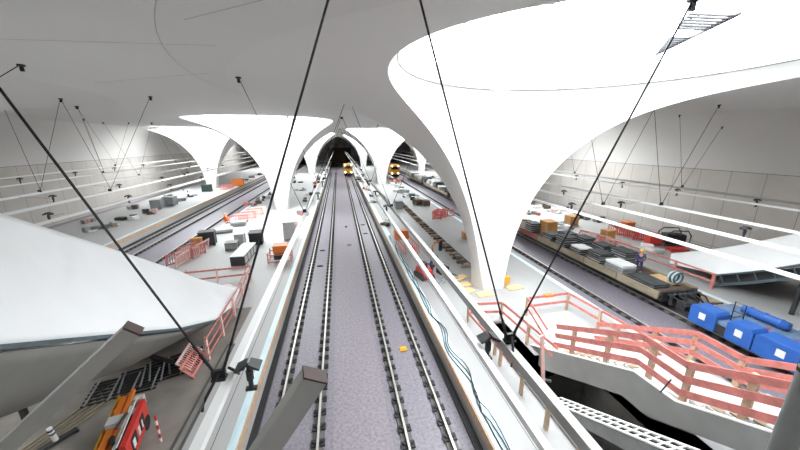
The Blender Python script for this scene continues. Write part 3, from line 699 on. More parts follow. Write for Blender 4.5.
# yellow works vehicles
def works(label, x, y):
    t = thing('works_vehicle', label, 'vehicle', (x, y, 0), 0, 'yellow works vehicles deep in the hall')
    m = MB(); m.box(-1.35, 1.35, 0, 6, .9, 3.5); m.build('body', 'yellow', t)
    m = MB(); m.box(-1.2, 1.2, -.03, 6.05, .2, .9); m.build('underframe', 'black', t)
    for yy in (1.0, 5.0):
        for xx in (-.753, .753): m = MB(); m.tube([(xx-.06, yy, .42), (xx+.06, yy, .42)], .42, 14); m.build('wheel', 'dark', t)
    m = MB(); m.box(-1.0, 1.0, -.05, 0, 2.3, 3.1); m.build('windscreen', 'dark', t)
    for s in (-.9, .9):
        for z in (1.2, 3.3): m = MB(); m.tube([(s, -.12, z), (s, 0, z)], .22, 10); m.build('headlamp', 'lampglow', t)
M['lampglow'] = mat('lit_headlamp', (1, .95, .85), .5, 0, None, 0, 20, ((1, .95, .85), 6))
works('yellow works vehicle on the middle tracks deep in the hall', 2.63, 96); works('yellow works vehicle on the right tracks seen through the arch', 15.9, 90)
# ------------------------------------------------------------------ people
def person(label, loc, rz, jacket, trousers, pose='stand'):
    t = thing('person', label, 'person', loc, rz)
    J = {'pel': (0, 0, .95), 'ch': (0, .03, 1.28), 'nk': (0, .02, 1.47), 'hd': (0, .05, 1.60), 'ht': (0, .05, 1.70),
         'sl': (-.19, .02, 1.40), 'el': (-.27, .06, 1.13), 'wl': (-.22, .26, .98), 'sr': (.19, .02, 1.40), 'er': (.28, .05, 1.14), 'wr': (.24, .22, .95),
         'hl': (-.10, 0, .90), 'kl': (-.12, .04, .50), 'al': (-.13, 0, .10), 'tl': (-.14, .17, .04), 'hr': (.10, 0, .90), 'kr': (.13, .05, .50), 'ar': (.15, .02, .10), 'tr': (.17, .19, .04)}
    if pose == 'crouch':
        for q in J:
            x, y, z = J[q]; J[q] = (x, y, z-.5)
        J.update({'kl': (-.17, .38, .48), 'al': (-.15, .02, .1), 'tl': (-.16, .18, .04), 'kr': (.17, .38, .48), 'ar': (.15, .02, .1), 'tr': (.16, .18, .04), 'wl': (-.2, .45, .45), 'wr': (.2, .42, .4), 'ch': (0, .12, .75), 'nk': (0, .2, .92), 'hd': (0, .25, 1.04), 'ht': (0, .26, 1.14), 'sl': (-.19, .16, .87), 'sr': (.19, .16, .87), 'el': (-.26, .3, .65), 'er': (.26, .3, .65)})
    E = [('pel', 'ch'), ('ch', 'nk'), ('nk', 'hd'), ('hd', 'ht'), ('ch', 'sl'), ('sl', 'el'), ('el', 'wl'), ('ch', 'sr'), ('sr', 'er'), ('er', 'wr'), ('pel', 'hl'), ('hl', 'kl'), ('kl', 'al'), ('al', 'tl'), ('pel', 'hr'), ('hr', 'kr'), ('kr', 'ar'), ('ar', 'tr')]
    Rr = {'pel': .14, 'ch': .155, 'nk': .06, 'hd': .095, 'ht': .07, 'sl': .065, 'sr': .065, 'el': .045, 'er': .045, 'wl': .035, 'wr': .035, 'hl': .10, 'hr': .10, 'kl': .065, 'kr': .065, 'al': .045, 'ar': .045, 'tl': .04, 'tr': .04}
    def skin(name, keys, mt, par, k=1.0):
        ks = list(keys); me = bpy.data.meshes.new(name); me.from_pydata([J[q] for q in ks], [(ks.index(a), ks.index(b)) for a, b in E if a in ks and b in ks], [])
        me.materials.append(M[mt]); o = bpy.data.objects.new(name, me); COL.objects.link(o); o.parent = par
        md = o.modifiers.new('skin', 'SKIN'); md.use_smooth_shade = True
        for i, q in enumerate(ks): me.skin_vertices[0].data[i].radius = (Rr[q]*k, Rr[q]*k*(.8 if q in ('pel', 'ch') else 1)); me.skin_vertices[0].data[i].use_root = (i == 0)
        sb = o.modifiers.new('sub', 'SUBSURF'); sb.levels = 1; sb.render_levels = 1
        return o
    skin('body', J.keys(), 'skin', t)
    skin('jacket', ['ch', 'pel', 'sl', 'el', 'sr', 'er', 'wl', 'wr'], jacket, t, 1.2)
    skin('trousers', ['pel', 'hl', 'kl', 'al', 'hr', 'kr', 'ar'], trousers, t, 1.22)
    for s, a in ((-1, 'wl'), (1, 'wr')):
        m = MB(); p = Vector(J[a])
        for k in range(4): m.tube([p+Vector((-.03+.02*k, 0, 0)), p+Vector((-.03+.02*k, .07, -.02)), p+Vector((-.03+.02*k, .11, -.05))], .01, 5)
        m.tube([p+Vector((-s*.03, 0, .01)), p+Vector((-s*.06, .05, 0))], .011, 5); m.build('hand', 'skin', t)
    for a, b in (('al', 'tl'), ('ar', 'tr')):
        m = MB(); p = Vector(J[a]); q = Vector(J[b]); m.bar((p.x, p.y-.05, .05), (q.x, q.y+.03, .045), .1, .09); m.build('boot', 'black', t)
    m = MB(); m.lathe([(.135, 0), (.155, 0), (.125, .03), (.115, .08), (.07, .125), (.01, .14)], (0, J['hd'][1], J['hd'][2]+.06), 14); m.box(-.08, .08, J['hd'][1]+.1, J['hd'][1]+.18, J['hd'][2]+.06, J['hd'][2]+.075); m.build('helmet', 'helmet', t, True)
    m = MB(); fy, fz = J['hd'][1], J['hd'][2]; m.tube([(0, fy+.09, fz+.02), (0, fy+.125, fz-.01)], .014, 6); m.box(-.05, -.02, fy+.085, fy+.095, fz+.03, fz+.045); m.box(.02, .05, fy+.085, fy+.095, fz+.03, fz+.045); m.box(-.03, .03, fy+.08, fy+.09, fz-.045, fz-.035); m.build('face', 'skin', t)
    return t
person('person in a dark blue jacket and yellow helmet standing on the wagon', (20.55, 17.0, 1.0), 2.3, 'navy', 'navy')
person('person in orange high-visibility clothes crouching at the left platform edge', (-13.2, 38.6, PZ), 1.2, 'hivis', 'hivis', 'crouch')
person('person in dark blue work clothes between the hung rails by the red lift', (6.1, 19.6, PZ), 1.0, 'navy', 'navy')
# ------------------------------------------------------------------ barrier panels
def barrier_mesh(L=2.0, H=1.0):
    fr = MB(); fr.box(0, L, -.02, .02, H-.14, H); fr.box(0, L, -.02, .02, .1, .22); fr.box(0, .07, -.02, .02, 0, H); fr.box(L-.07, L, -.02, .02, 0, H)
    sl = MB(); n = 11
    for k in range(n): x = .12+(L-.3)*k/(n-1); sl.box(x, x+.06, -.012, .012, .22, H-.14)
    return fr, sl
BP = []
def barrier(label, loc, rz, tilt=0, mt='pink', s=1):
    if not BP:
        t = thing('safety_barrier', label, 'barrier', loc, rz, 'red and white plastic barriers'); fr, sl = barrier_mesh(); fr.build('panel_frame', mt, t); sl.build('bars', mt, t); BP.append(t)
    else: t = dup(BP[0], loc, rz, label)
    t.location = loc; t.rotation_euler = (tilt, 0, rz); t.scale = (s, s, s)
    if mt != 'pink':
        for c in KIDS(t): c.data = c.data.copy(); c.data.materials[0] = M[mt]
    return t
for i, (x, y, rz, tl) in enumerate([(-13.3, 25.0, .9, .1), (-12.9, 25.5, 1.0, .2), (-12.5, 26.1, 1.1, .05), (-12.4, 24.4, 1.5, .15), (-13.2, 26.6, 1.2, .1), (-12.2, 27.2, 1.4, .2)]):
    barrier('%s red barrier panel in the jumble beside the tarp roof' % ORD[i], (x, y, PZ), rz, tl, 'palepink' if i % 2 else 'pink')
for i in range(6): barrier('%s barrier panel in the leaning row by the person in orange' % ORD[i], (-12.9+.25*i, 38.2+.9*i, PZ), .2+.05*i, -.5, 'palepink' if i % 2 else 'pink')
barrier('pink barrier panel propped against the railing end, with dark slots', (-6.15, 11.9, PZ+.02), PI/2, -.75, 'pink', .72)
barrier('second pink barrier panel leaning over the first near the tarp', (-6.35, 12.2, PZ+.12), PI/2+.05, -.85, 'palepink', .72)
for i in range(5): barrier('%s red barrier panel of the cluster on the right platform' % ORD[i], (10.9+.35*i, 35.6+.6*(i % 3), PZ), .3+.6*(i % 2), -.15, 'red' if i % 2 else 'pink')
for i in range(4): barrier('%s barrier panel far away on the far left platform' % ORD[i], (-23.2+.2*i, 66.5+1.2*i, PZ), .5+.3*i, -.2, 'pink')
for i in range(4): barrier('%s red barrier panel beyond the wooden crate, right platform' % ORD[i], (22.7+.15*i, 25.6-.9*i, PZ), -1.2, -.6, 'palepink' if i % 2 else 'pink')
for i in range(4): barrier('%s red barrier panel near the right wall' % ORD[i], (27.2+.2*i, 26.6-.8*i, PZ), -.9, -.2, 'red' if i % 2 else 'pink')
# pink railing beside the left stair
t = thing('guard_rail', 'pink railing with crossed boards along the right edge of the tarp roof', 'railing')
GL = [(-5.95, 12.9, PZ), (-6.05, 17.5, PZ), (-6.5, 21.6, PZ)]
boards(t, GL, (.3, .7, 1.12), 'pink', h=.09)
for y in (13.0, 14.8, 16.6, 18.6, 20.2, 21.5): post(t, -6.0-(max(0, y-17.5))*.09, y, PZ+.15, 1.0, 'palepink')
t = thing('guard_rail', 'red railing closing the far end of the tarp roof', 'railing')
boards(t, [(-6.5, 21.7, PZ), (-10.6, 21.3, PZ)], (.9, .35), 'pink', h=.12)
for x in (-8.5, -10.3): post(t, x, 21.5, PZ+.15, .9, 'palepink')
for i in range(5):
    m = MB(); s0 = random.random()
    m.lathe([(.1, 0), (.34, .05), (.38, .2), (.25, .36), (.05, .42)], (0, 0, 0), 9); o = m.build('white_sack', 'white', None, True); o.location = (-7.0-.55*i, 19.6+.5*(i % 2), PZ); o.scale = (1.2, 1, .9)
    tag(o, '%s white sack along the end of the tarp roof' % ORD[i], 'sack', 'white sacks')
# railing on the far right platform beside the tarp
t = thing('guard_rail', 'long pink railing running from the wagon worker to the right tarp roof', 'railing')
boards(t, [(22.9, 21.5, PZ), (23.3, 14.2, PZ)], (.55, 1.05), 'pink', h=.11)
for y in (21.4, 19, 16.6, 14.3): post(t, 22.95+(21.4-y)*.05, y, PZ+.15, .95, 'pink')
# ------------------------------------------------------------------ left platform props
crate('grey electrical cabinet standing behind the orange box trolley', -5.1, 30.8, PZ, 1.05, .7, 1.75, .05, 'lightgrey', 'cabinet', 'electrical_cabinet')
t = thing('box_trolley', 'orange box on a rusty frame trolley near the middle tracks', 'trolley', (-4.95, 24.9, PZ), .05)
m = MB(); m.box(-.5, .6, -.4, .5, .75, 1.35); m.build('orange_box', 'orange', t)
m = MB()
for z in (.15, .7):
    m.bar((-.9, -.6, z), (.8, -.6, z), .07, .07); m.bar((-.9, .6, z), (.8, .6, z), .07, .07); m.bar((-.9, -.6, z), (-.9, .6, z), .07, .07); m.bar((.8, -.6, z), (.8, .6, z), .07, .07)
for x in (-.9, .8):
    for y in (-.6, .6): m.bar((x, y, 0), (x, y, .9), .07, .07)
m.build('frame', 'pink', t)
m = MB(); m.box(-.5, .4, -.3, .4, .2, .6); m.build('motor', 'dark', t)
t = thing('waste_bin', 'black open waste container on the left platform', 'container', (-7.95, 29.9, PZ), .1)
m = MB(); m.prism([(-.45, 0), (.45, 0), (.6, 1.15), (-.6, 1.15)], -.55, .55); m.build('tub', 'black', t); m = MB(); m.box(-.6, .6, -.65, .65, 1.12, 1.2); m.build('rim', 'dark', t)
t = thing('long_cabinet', 'long dark cabinet lying down with a white top, below the black bin', 'cabinet', (-8.0, 26.0, PZ), -.02)
m = MB(); m.box(-.5, .5, -1.7, 1.7, 0, .75); m.build('body', 'dark', t); m = MB(); m.box(-.52, .52, -1.72, 1.72, .75, .8); m.build('white_top', 'white', t)
m = MB()
for k in range(4): m.box(.5, .52, -1.5+k*.8, -.9+k*.8, .1, .65)
m.build('side_panel', 'lightgrey', t)
crate('small grey box left of the long white-topped cabinet', -9.75, 28.7, PZ, .95, .9, .65, .1, 'midgrey', 'box', 'grey_box')
crate('grey box with a pale lid behind the small grey box', -9.5, 30.3, PZ, .8, .8, .95, 0, 'lightgrey', 'box', 'grey_box')
crate('black and blue container beside the orange crate on the left', -12.3, 30.4, PZ, 1.3, 1.0, 1.3, .2, 'dark', 'container', 'dark_container')
crate('orange open crate in front of the dark container on the left', -12.8, 29.3, PZ, .9, .3, 1.0, .15, 'orangewood', 'crate', 'wooden_crate')
stack('pallet_load', 'low grey pallet load behind the dark container', 'pallet', -12.3, 34.5, PZ, 1.7, 1.1, 2, .2, .3, 'midgrey', 'lightgrey')
stack('pallet_load', 'grey low stack in front of the leaning barrier row', 'pallet', -11.6, 37.2, PZ, 1.5, .9, 3, .14, .1, 'slab_light', 'lightgrey')
m = MB(); m.box(-.06, .06, -.06, .06, 0, 1.0); m.box(-.3, .3, -.2, .2, 0, .1); tag(m.build('white_bollard', 'white', None, False, (-17.5, 28.5, BZ)), 'small white post standing in the left track bed', 'post')
import itertools
def heap(label, x, y, w_, l, n, cols, z=PZ, cat='pile', grp='heaps of building material'):
    t = thing('material_heap', label, cat, (x, y, z), random.uniform(-.4, .4), grp)
    for k in range(n):
        a, b, h = random.uniform(.15, .5)*w_, random.uniform(.15, .5)*l, random.uniform(.15, .6)
        px, py = random.uniform(-.5, .5)*w_, random.uniform(-.5, .5)*l; m = MB(); m.box(px-a/2, px+a/2, py-b/2, py+b/2, 0, h, random.uniform(0, 1.2)); o = m.build(['bundle', 'box', 'board'][k % 3], cols[k % len(cols)], t); bevel(o, .03, 1)
for i, (x, y, w_, l, n, c, lb) in enumerate([
 (-13.0, 50, 1.5, 2.4, 6, ('midgrey', 'rust', 'pink'), 'dark and red heap left of the large left calyx'), (-12.6, 54.5, 1.5, 2.5, 7, ('midgrey', 'lightgrey', 'rust'), 'grey heap between the left tracks and large calyx'),
 (-12.8, 60, 1.4, 2.4, 6, ('slab_light', 'green', 'rust'), 'dark heap behind the large left calyx foot'), (-12.2, 44.5, 1.2, 1.5, 4, ('lightgrey', 'dark'), 'grey heap beyond the leaning barrier row'),
 (-7.9, 64, 1.6, 2.0, 5, ('lightgrey', 'midgrey'), 'pale heap right of the large left calyx'), (-9.6, 76, 2, 1.2, 4, ('black', 'dark'), 'black heap in the distance, right of the large left calyx'), (-5.3, 74, 1.5, 3, 7, ('orange', 'rust', 'lightgrey'), 'orange heap in the distance by the middle tracks'),
 (-4.6, 82, 1, 4, 5, ('dark', 'black', 'midgrey'), 'dark heap in the distance by the middle tracks'), (-26.2, 38.0, 1.8, 1.4, 7, ('midgrey', 'steelblue', 'lightgrey'), 'grey heap on the far left platform just above the tarp edge'),
 (-25.6, 40.2, 1.3, 1.4, 6, ('wagonwood', 'lightgrey'), 'tan heap right of the grey heap on the far left platform'), (-25.6, 43.3, 2.2, 1.6, 6, ('white', 'lightgrey', 'dark'), 'white and dark heap on the far left platform'),
 (-25.4, 46.2, 1.6, 1.4, 6, ('rust', 'palepink', 'dark'), 'brown and pink heap left of the grey blocks'), (-25.6, 55.5, 1.8, 1.5, 5, ('midgrey', 'lightgrey'), 'small grey heap right of the grey blocks'), (-25.3, 60, 1.8, 1.5, 5, ('dark', 'lightgrey'), 'small dark heap before the green cabinet'),
 (11.6, 58, 2.2, 3, 9, ('lightgrey', 'rust', 'midgrey'), 'mixed heap on the right platform seen through the arch'), (11.9, 52.2, 2.2, 2.6, 9, ('lightgrey', 'green', 'white'), 'mixed pale heap behind the two brown boxes'),
 (5.3, 62, 1.4, 2, 5, ('green', 'palepink', 'dark'), 'green and pink heap beside the middle tracks, far along'), (5.6, 69, 1.3, 4, 6, ('palepink', 'white', 'rust'), 'pink heap farther along the middle tracks'), (5.0, 80, 1.2, 6, 7, ('dark', 'midgrey'), 'dark heap far along the middle tracks'), (13.6, 76, 2.5, 5, 9, ('palepink', 'pink', 'rust'), 'pink heap below the distant right works vehicle'),
 (27.8, 43, 2.4, 2.4, 6, ('lightgrey', 'rust', 'white'), 'first heap on the far right platform beside the calyx edge'), (28.8, 39.5, 2.4, 1.6, 6, ('dark', 'lightgrey', 'rust'), 'brown heap on the far right platform'), (28.2, 36.5, 1.6, 1.4, 5, ('lightgrey', 'palepink'), 'pink and grey heap on the far right platform'),
 (28.8, 32.6, 1.8, 1.4, 6, ('dark', 'midgrey'), 'dark heap on the far right platform under the thin rod hanger'), (30.4, 31.0, 1.8, 1.2, 5, ('midgrey', 'rust'), 'grey heap near the foot of the right wall'), (25.2, 31.2, 1.4, 1.4, 4, ('dark', 'white'), 'small dark heap beyond the wagon mats'), (26.4, 20.9, 1.8, 2, 8, ('white', 'lightgrey', 'palepink'), 'white rubble heap beside the compressor'), (23.9, 28.6, 1.8, 1.6, 6, ('white', 'dark', 'midgrey'), 'white and dark heap behind the second crate')]):
    heap(lb, x, y, w_, l, n, c)
crate('grey concrete block on the far left platform, left of two', -26.0, 49.9, PZ, 1.3, 1.4, 1.25, .1, 'slab_light', 'block', 'concrete_block'); crate('grey concrete block on the far left platform, right of two', -25.3, 52.0, PZ, 1.4, 1.4, 1.3, 0, 'slab_light', 'block', 'concrete_block')
crate('dark green cabinet on the far left platform', -25.2, 65.6, PZ, 1.5, 1.2, 1.3, 0, 'green', 'cabinet', 'green_cabinet')
crate('orange container on the far left platform by the arch', -21.9, 73.6, PZ, 2.2, 1.6, 1.4, .1, 'orange', 'container', 'orange_container')
# red boom lift under the tarp
rl = thing('boom_lift', 'red boom lift with an orange and yellow folded arm at the lower left', 'lift', (-6.8, 9.1, PZ), .24); rl.scale = (.85, .85, .85)
m = MB(); m.box(.15, .32, -1.2, 1.0, .2, 1.15); m.build('red_side_cover', 'red', rl)
for a, b in ((-.8, -.3), (.1, .5)): m = MB(); m.box(.32, .335, a, b, .45, .95); m.build('black_sign_panel', 'black', rl)
for a, b in ((-.7, -.5), (-.15, 0), (.2, .3)): m = MB(); m.box(.322, .345, a, b, .5, .82); m.build('white_sticker', 'white', rl)
m = MB(); m.box(-.65, .15, -1.2, 1.0, .2, .6); m.build('chassis', 'dark', rl)
m = MB(); m.bar((-.38, -1.4, .95), (-.38, 1.3, 1.2), .2, .2); m.bar((-.15, -1.2, .95), (-.15, 1.5, 1.3), .12, .14); m.build('boom', 'orange', rl)
m = MB(); m.bar((-.62, -1.5, .9), (-.62, 1.5, 1.15), .07, .1); m.bar((-.52, .6, 1.2), (-.3, 1.5, 1.2), .05, .05); m.build('yellow_bar', 'yellow', rl)
m = MB(); m.tube([(.0, -1.3, 1.1), (.0, .6, 1.25)], .05, 8); m.tube([(.1, -1.2, 1.2), (.1, 1.0, 1.3)], .03, 8); m.build('cylinder', 'lightgrey', rl)
for q in ((-.5, -.1, -.2, .2, 1.1, 1.35), (-.05, .25, 1.0, 1.25, .8, 1.2)): m = MB(); m.box(*q); m.build('control_box', 'lightgrey', rl)
m = MB(); m.tube([(0, .2, 1.3), (.05, -.1, 1.45), (-.1, -.5, 1.35)], .05, 6); m.tube([(-.2, -.6, 1.15), (-.05, -1.0, 1.2)], .07, 6); m.build('hose', 'black', rl)
for x in (-.6, .25):
    for y in (-.85, .7): m = MB(); m.tube([(x-.08, y, .28), (x+.08, y, .28)], .28, 12); m.build('wheel', 'black', rl)
for i in range(3):
    t = thing('rebar_mat', ['steel mesh mat lying behind the red lift', 'second steel mesh mat under the tarp shadow', 'third steel mesh mat nearer the track'][i], 'mesh', (-8.6+.7*i, 11.9+.55*i, PZ+.02), .25+.1*i, 'steel mesh mats on the dusty floor')
    m = MB(); 
    for k in range(7): m.box(-1.1, 1.1, -.6+k*.2, -.52+k*.2, .02, .06)
    m.build('dark_bars', 'clip', t)
    m = MB()
    for k in range(4): m.box(-1.0+k*.65, -.94+k*.65, -.65, .7, .06, .09)
    m.build('cross_bars', 'midgrey', t)
m = MB(); m.tube([(-8.5, 13.6, PZ+.12), (-7.4, 13.0, PZ+.12)], .1, 8); tag(m.build('dark_pipe', 'dark'), 'short dark pipe on the floor in the tarp shadow', 'pipe')
m = MB()
for k in range(5): m.bar((-10.6+.15*k, 8.2, PZ+.04), (-9.0+.22*k, 12.5, PZ+.04), .05, .04)
tag(m.build('floor_boards', 'wagonwood'), 'thin planks lying on the dusty floor left of the red lift', 'planks')
t = thing('striped_post', 'white and blue striped post on a dark foot plate at the lower left', 'post', (-9.25, 9.7, PZ), .9)
m = MB(); m.box(-.5, .5, -.1, .1, 0, .1); m.build('foot_plate', 'dark', t); m = MB(); m.tube([(0, 0, .1), (-.05, 0, .62)], .07, 10); m.build('white_post', 'white', t)
m = MB(); m.tube([(-.025, 0, .36), (-.033, 0, .42)], .074, 10); m.tube([(-.042, 0, .50), (-.048, 0, .56)], .074, 10); m.build('blue_band', 'navy', t)
t = thing('warning_pole', 'thin red and white striped pole beside the dark floor slots', 'pole', (-6.0, 9.1, PZ))
for k in range(6): m = MB(); m.tube([(0, 0, k*.17), (0, 0, k*.17+.17)], .035, 8); m.build('stripe', 'red' if k % 2 else 'white', t)
# ------------------------------------------------------------------ right platform props
t = thing('box_trolley', 'orange open box on a red lattice trolley right of the middle tracks', 'trolley', (5.45, 26.6, PZ), .1)
m = MB(); m.box(-.6, .6, .3, 1.1, .5, 1.35); m.build('orange_box', 'orange', t)
m = MB()
for s in (-.6, .6):
    m.bar((s, -2.6, .7), (s, .4, .9), .06, .06); m.bar((s, -2.6, .2), (s, .4, .2), .06, .06)
    for k in range(6): m.bar((s, -2.6+k*.55, .2), (s, -2.3+k*.5, .85), .05, .05)
m.build('lattice_frame', 'pink', t)
rl2 = thing('mini_lift', 'red compact lift machine between the hung rails on the right platform', 'machine', (5.5, 19.6, PZ), .25)
m = MB(); m.box(-.35, .35, -.6, .6, .15, .7); m.build('body', 'red', rl2)
for s in (-.4, .4): m = MB(); m.tube([(s-.06, -.5, .2), (s+.06, -.5, .2)], .2, 10); m.tube([(s-.06, .5, .2), (s+.06, .5, .2)], .2, 10); m.box(s-.06, s+.06, -.5, .5, .02, .4); m.build('crawler', 'dark', rl2)
m = MB(); m.tube([(0, .5, .6), (-.1, 1.0, 1.5), (-.1, 1.6, 1.8)], .08, 8); m.build('mast', 'red', rl2); m = MB(); m.box(-.3, .2, -.1, .3, .7, 1.1); m.build('engine', 'dark', rl2)
t = thing('jib_arm', 'orange jib arm with a black hanging box on the right platform', 'arm', (7.3, 23.5, PZ))
m = MB(); m.tube([(0, 0, 0), (-.05, 0, .8), (.2, .1, 1.2), (.7, .2, 1.2)], .07, 8); m.build('arm', 'orange', t); m = MB(); m.box(.6, .85, .1, .3, .4, 1.25); m.build('black_box', 'black', t); m = MB(); m.box(-.4, .4, -.3, .3, 0, .06); m.build('base', 'dark', t)
t = thing('generator', 'black compact generator with a hose left of the calyx foot', 'machine', (7.0, 20.0, PZ), .3)
m = MB(); m.box(-.35, .35, -.3, .3, .05, .55); m.build('body', 'black', t); m = MB(); m.tube([(-.4, -.35, .7), (.4, -.35, .7), (.4, .35, .7), (-.4, .35, .7), (-.4, -.35, .7)], .025, 6); m.build('frame', 'midgrey', t)
m = MB(); m.tube([(.3, -.3, .1), (.6, -.8, .05), (.4, -1.3, .05), (-.1, -1.2, .05), (0, -.8, .3)], .035, 6); m.build('hose', 'dark', t)
t = thing('cable_drum_frame', 'chrome tube frame lying in front of the black generator', 'frame', (6.3, 18.6, PZ), .2)
m = MB(); m.tube([(.5*math.cos(a*PI/6), .35*math.sin(a*PI/6), .06+.25*(a % 2)) for a in range(13)], .025, 6); m.build('tube', 'midgrey', t)
hp = thing('track_panel', 'long line of brown rail parts laid out along the right platform', 'rail parts', (0, 0, 0))
for s in (-.28, .28): m = MB(); m.bar((9.05+s, 47, PZ+.1), (9.35+s, 20.6, PZ+.1), .06, .08); m.build('strip', 'rust', hp)
for k in range(30):
    y = 20.8+k*.9; m = MB(); m.box(8.75+.0*k, 9.55, y-.1, y+.12, PZ, PZ+.18, random.uniform(-.3, .3)); m.build('cross_block', 'rust' if k % 3 else 'wagonwood', hp)
crate('yellow-orange box left of the calyx shaft on the right platform', 12.0, 27.6, PZ, .8, .7, .7, 0, 'orangewood', 'box', 'orange_box')
crate('brown box on the right platform, left of two', 11.4, 45.4, PZ, 1.0, 1.2, .8, .2, 'rust', 'box', 'brown_box'); crate('brown box on the right platform, right of two', 12.5, 44.4, PZ, .9, 1.2, .8, .1, 'rust', 'box', 'brown_box')
crate('grey green box beside the hung rails in mid distance', 8.1, 43.2, PZ, 1.1, 1.3, 1.1, 0, 'slab_light', 'box', 'grey_box')
for i, (x, y, rz, lb) in enumerate([(7.6, 17.0, .35, 'nearest yellow formwork board left of the calyx foot'), (7.75, 17.9, .2, 'middle yellow formwork board by the calyx foot'), (8.0, 19.0, .5, 'farther yellow formwork board by the calyx foot'), (10.9, 16.9, .1, 'yellow formwork board right of the calyx foot'), (8.6, 16.4, .1, 'yellow formwork board in front of the calyx foot')]):
    m = MB(); m.box(-.55, .55, -.3, .3, 0, .06); o = m.build('formwork_board', 'yellowplate', None, False, (x, y, PZ)); o.rotation_euler = (0, 0, rz); tag(o, lb, 'board', 'yellow formwork boards')
t = thing('warning_stand', 'yellow stand with a thin pole next to the calyx foot', 'stand', (10.35, 17.1, PZ))
m = MB(); m.box(-.25, .25, -.1, .1, .3, .75); m.build('sign_box', 'yellow', t); m = MB(); m.tube([(0, 0, 0), (0, 0, 1.1)], .03, 6); m.build('pole', 'yellow', t)
m = MB(); m.box(-.25, .25, -.12, .12, 1.0, 1.12); o = m.build('orange_bracket', 'orange', None, False, (11.0, 13.75, PZ)); tag(o, 'small orange bracket on the pink railing corner', 'bracket')
m = MB(); m.tube([(0, 0, 0), (0, 0, .9)], .08, 8); m.box(-.15, .15, -.15, .15, .5, 1.0); o = m.build('red_hydrant', 'red', None, False, (11.4, 22.0, PZ)); tag(o, 'small red standpipe behind the calyx shaft', 'standpipe')
t = thing('compressor', 'black tubular-framed compressor near the right wall', 'compressor', (30.0, 22.2, PZ), -.3)
m = MB(); m.box(-.8, .8, -.5, .5, .15, 1.1); o = m.build('engine', 'black', t); bevel(o, .1)
m = MB()
for y in (-.6, .6): m.tube([(-1, y, .1), (-.9, y, 1.2), (-.5, y, 1.5), (.7, y, 1.5), (1, y, 1.1), (1, y, .1), (-1, y, .1)], .06, 6)
m.build('roll_frame', 'dark', t); m = MB(); m.box(-2.2, -1.1, -.4, .4, .1, .9); m.build('red_tank', 'red', t)
crate('red box in front of the compressor by the tarp', 28.6, 20.6, PZ, 1.4, .8, .3, -.3, 'red', 'box', 'red_box')
# hoses along the right platform edge
for i in range(3):
    m = MB(); P = []
    for k in range(60):
        y = 30-k*.42; a = 1 if 8 < y < 15 else .25
        P.append((4.56+.09*i+a*.16*math.sin(y*(1.5+.35*i)+i*2), y, PZ+.05+.02*i))
    m.tube(P, .022, 5); tag(m.build('cable', 'black'), ['black cable snaking along the right edge of the middle tracks', 'second black cable winding beside the first', 'third black cable, farthest from the track edge'][i], 'cable', 'loose cables on the blue film')
# small marks in the track bed
for i, (x, y, w_, l, mt, lb) in enumerate([(2.75, 13.4, .35, .35, 'yellow', 'yellow plate between the rails of the right middle track'), (.47, 38, .25, .6, 'dark', 'small dark fitting in the middle of the bed, farther one'), (.6, 30.8, .5, .35, 'midgrey', 'small grey fitting in the middle of the bed, nearer one'), (-2.0, 29.5, .5, .2, 'dark', 'dark slot in the left middle track, farther one'), (-2.0, 25.5, .5, .2, 'dark', 'dark slot in the left middle track, nearer one'), (2.6, 38.5, .5, .2, 'dark', 'dark slot in the right middle track, farther one'), (2.6, 34.5, .5, .2, 'dark', 'dark slot in the right middle track, nearer one')]):
    m = MB(); m.box(-w_/2, w_/2, -l/2, l/2, 0, .05); m.box(-w_/3, w_/3, -l/3, l/3, .05, .08); o = m.build('floor_fitting', mt, None, False, (x, y, BZ+.01)); tag(o, lb, 'fitting')

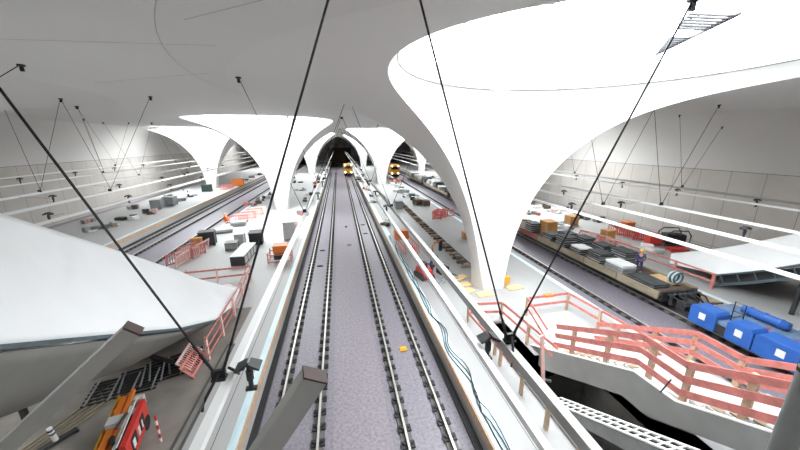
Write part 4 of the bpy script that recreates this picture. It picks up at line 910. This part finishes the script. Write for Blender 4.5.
MIX = [('lightgrey', 'rust', 'midgrey'), ('white', 'dark', 'lightgrey'), ('midgrey', 'pink', 'lightgrey'), ('wagonwood', 'lightgrey', 'dark'), ('palepink', 'midgrey', 'white')]
MN = ['grey and brown', 'white and dark', 'grey and pink', 'tan and grey', 'pale pink and grey']
rows = [('left platform by the middle tracks', [(-5.2, y) for y in (36, 42, 52, 58, 67, 88, 95)]), ('left platform by the left tracks', [(-12.4, y) for y in (66, 72, 79, 86, 94)]),
        ('right platform by the middle tracks', [(5.6, y) for y in (34.5, 48, 54, 76, 88, 95)]), ('right platform by the wagons', [(12.2, y) for y in (48.5, 64, 70, 82, 88, 95)]),
        ('far right platform by the wall', [(30.2, y) for y in (28.6, 35, 38, 42, 46, 50, 56, 62, 70)]), ('far right platform by the wagons', [(24.4, y) for y in (36, 42, 48, 54, 60, 66, 72, 80)]),
        ('far left platform by the wall', [(-29.6, y) for y in (34, 42, 50, 60, 66)]), ('far left platform by the tracks', [(-23.4, y) for y in (78, 84, 90, 97)])]
for nm, L in rows:
    for i, (x, y) in enumerate(L):
        k = (i*3+len(nm)) % 5
        heap('%s heap, %s on the %s' % (MN[k], ORD[i], nm), x+random.uniform(-.5, .5), y, 1.3, 1.8, 5, MIX[k])
# ------------------------------------------------------------------ light
w = bpy.data.worlds.new('overcast_sky'); S.world = w; w.use_nodes = True
bg = w.node_tree.nodes['Background']; bg.inputs[0].default_value = (.95, .98, 1, 1); bg.inputs[1].default_value = 12.5
for i, (cx, cy) in enumerate(CX):
    ld = bpy.data.lights.new('skylight_portal', 'AREA'); ld.shape = 'DISK'; ld.size = 14.6; ld.cycles.is_portal = True
    lo = bpy.data.objects.new('skylight_portal', ld); COL.objects.link(lo); lo.location = (cx+RC[0], cy+RC[1], RZ+.02)
S.cycles.max_bounces = 10; S.cycles.diffuse_bounces = 6; S.cycles.transparent_max_bounces = 8; S.cycles.sample_clamp_indirect = 8
S.cycles.caustics_reflective = False; S.cycles.caustics_refractive = False; S.cycles.use_denoising = True
S.view_settings.view_transform = 'Standard'; S.view_settings.look = 'None'; S.view_settings.gamma = 1; S.view_settings.use_curve_mapping = False
S.view_settings.exposure = 0
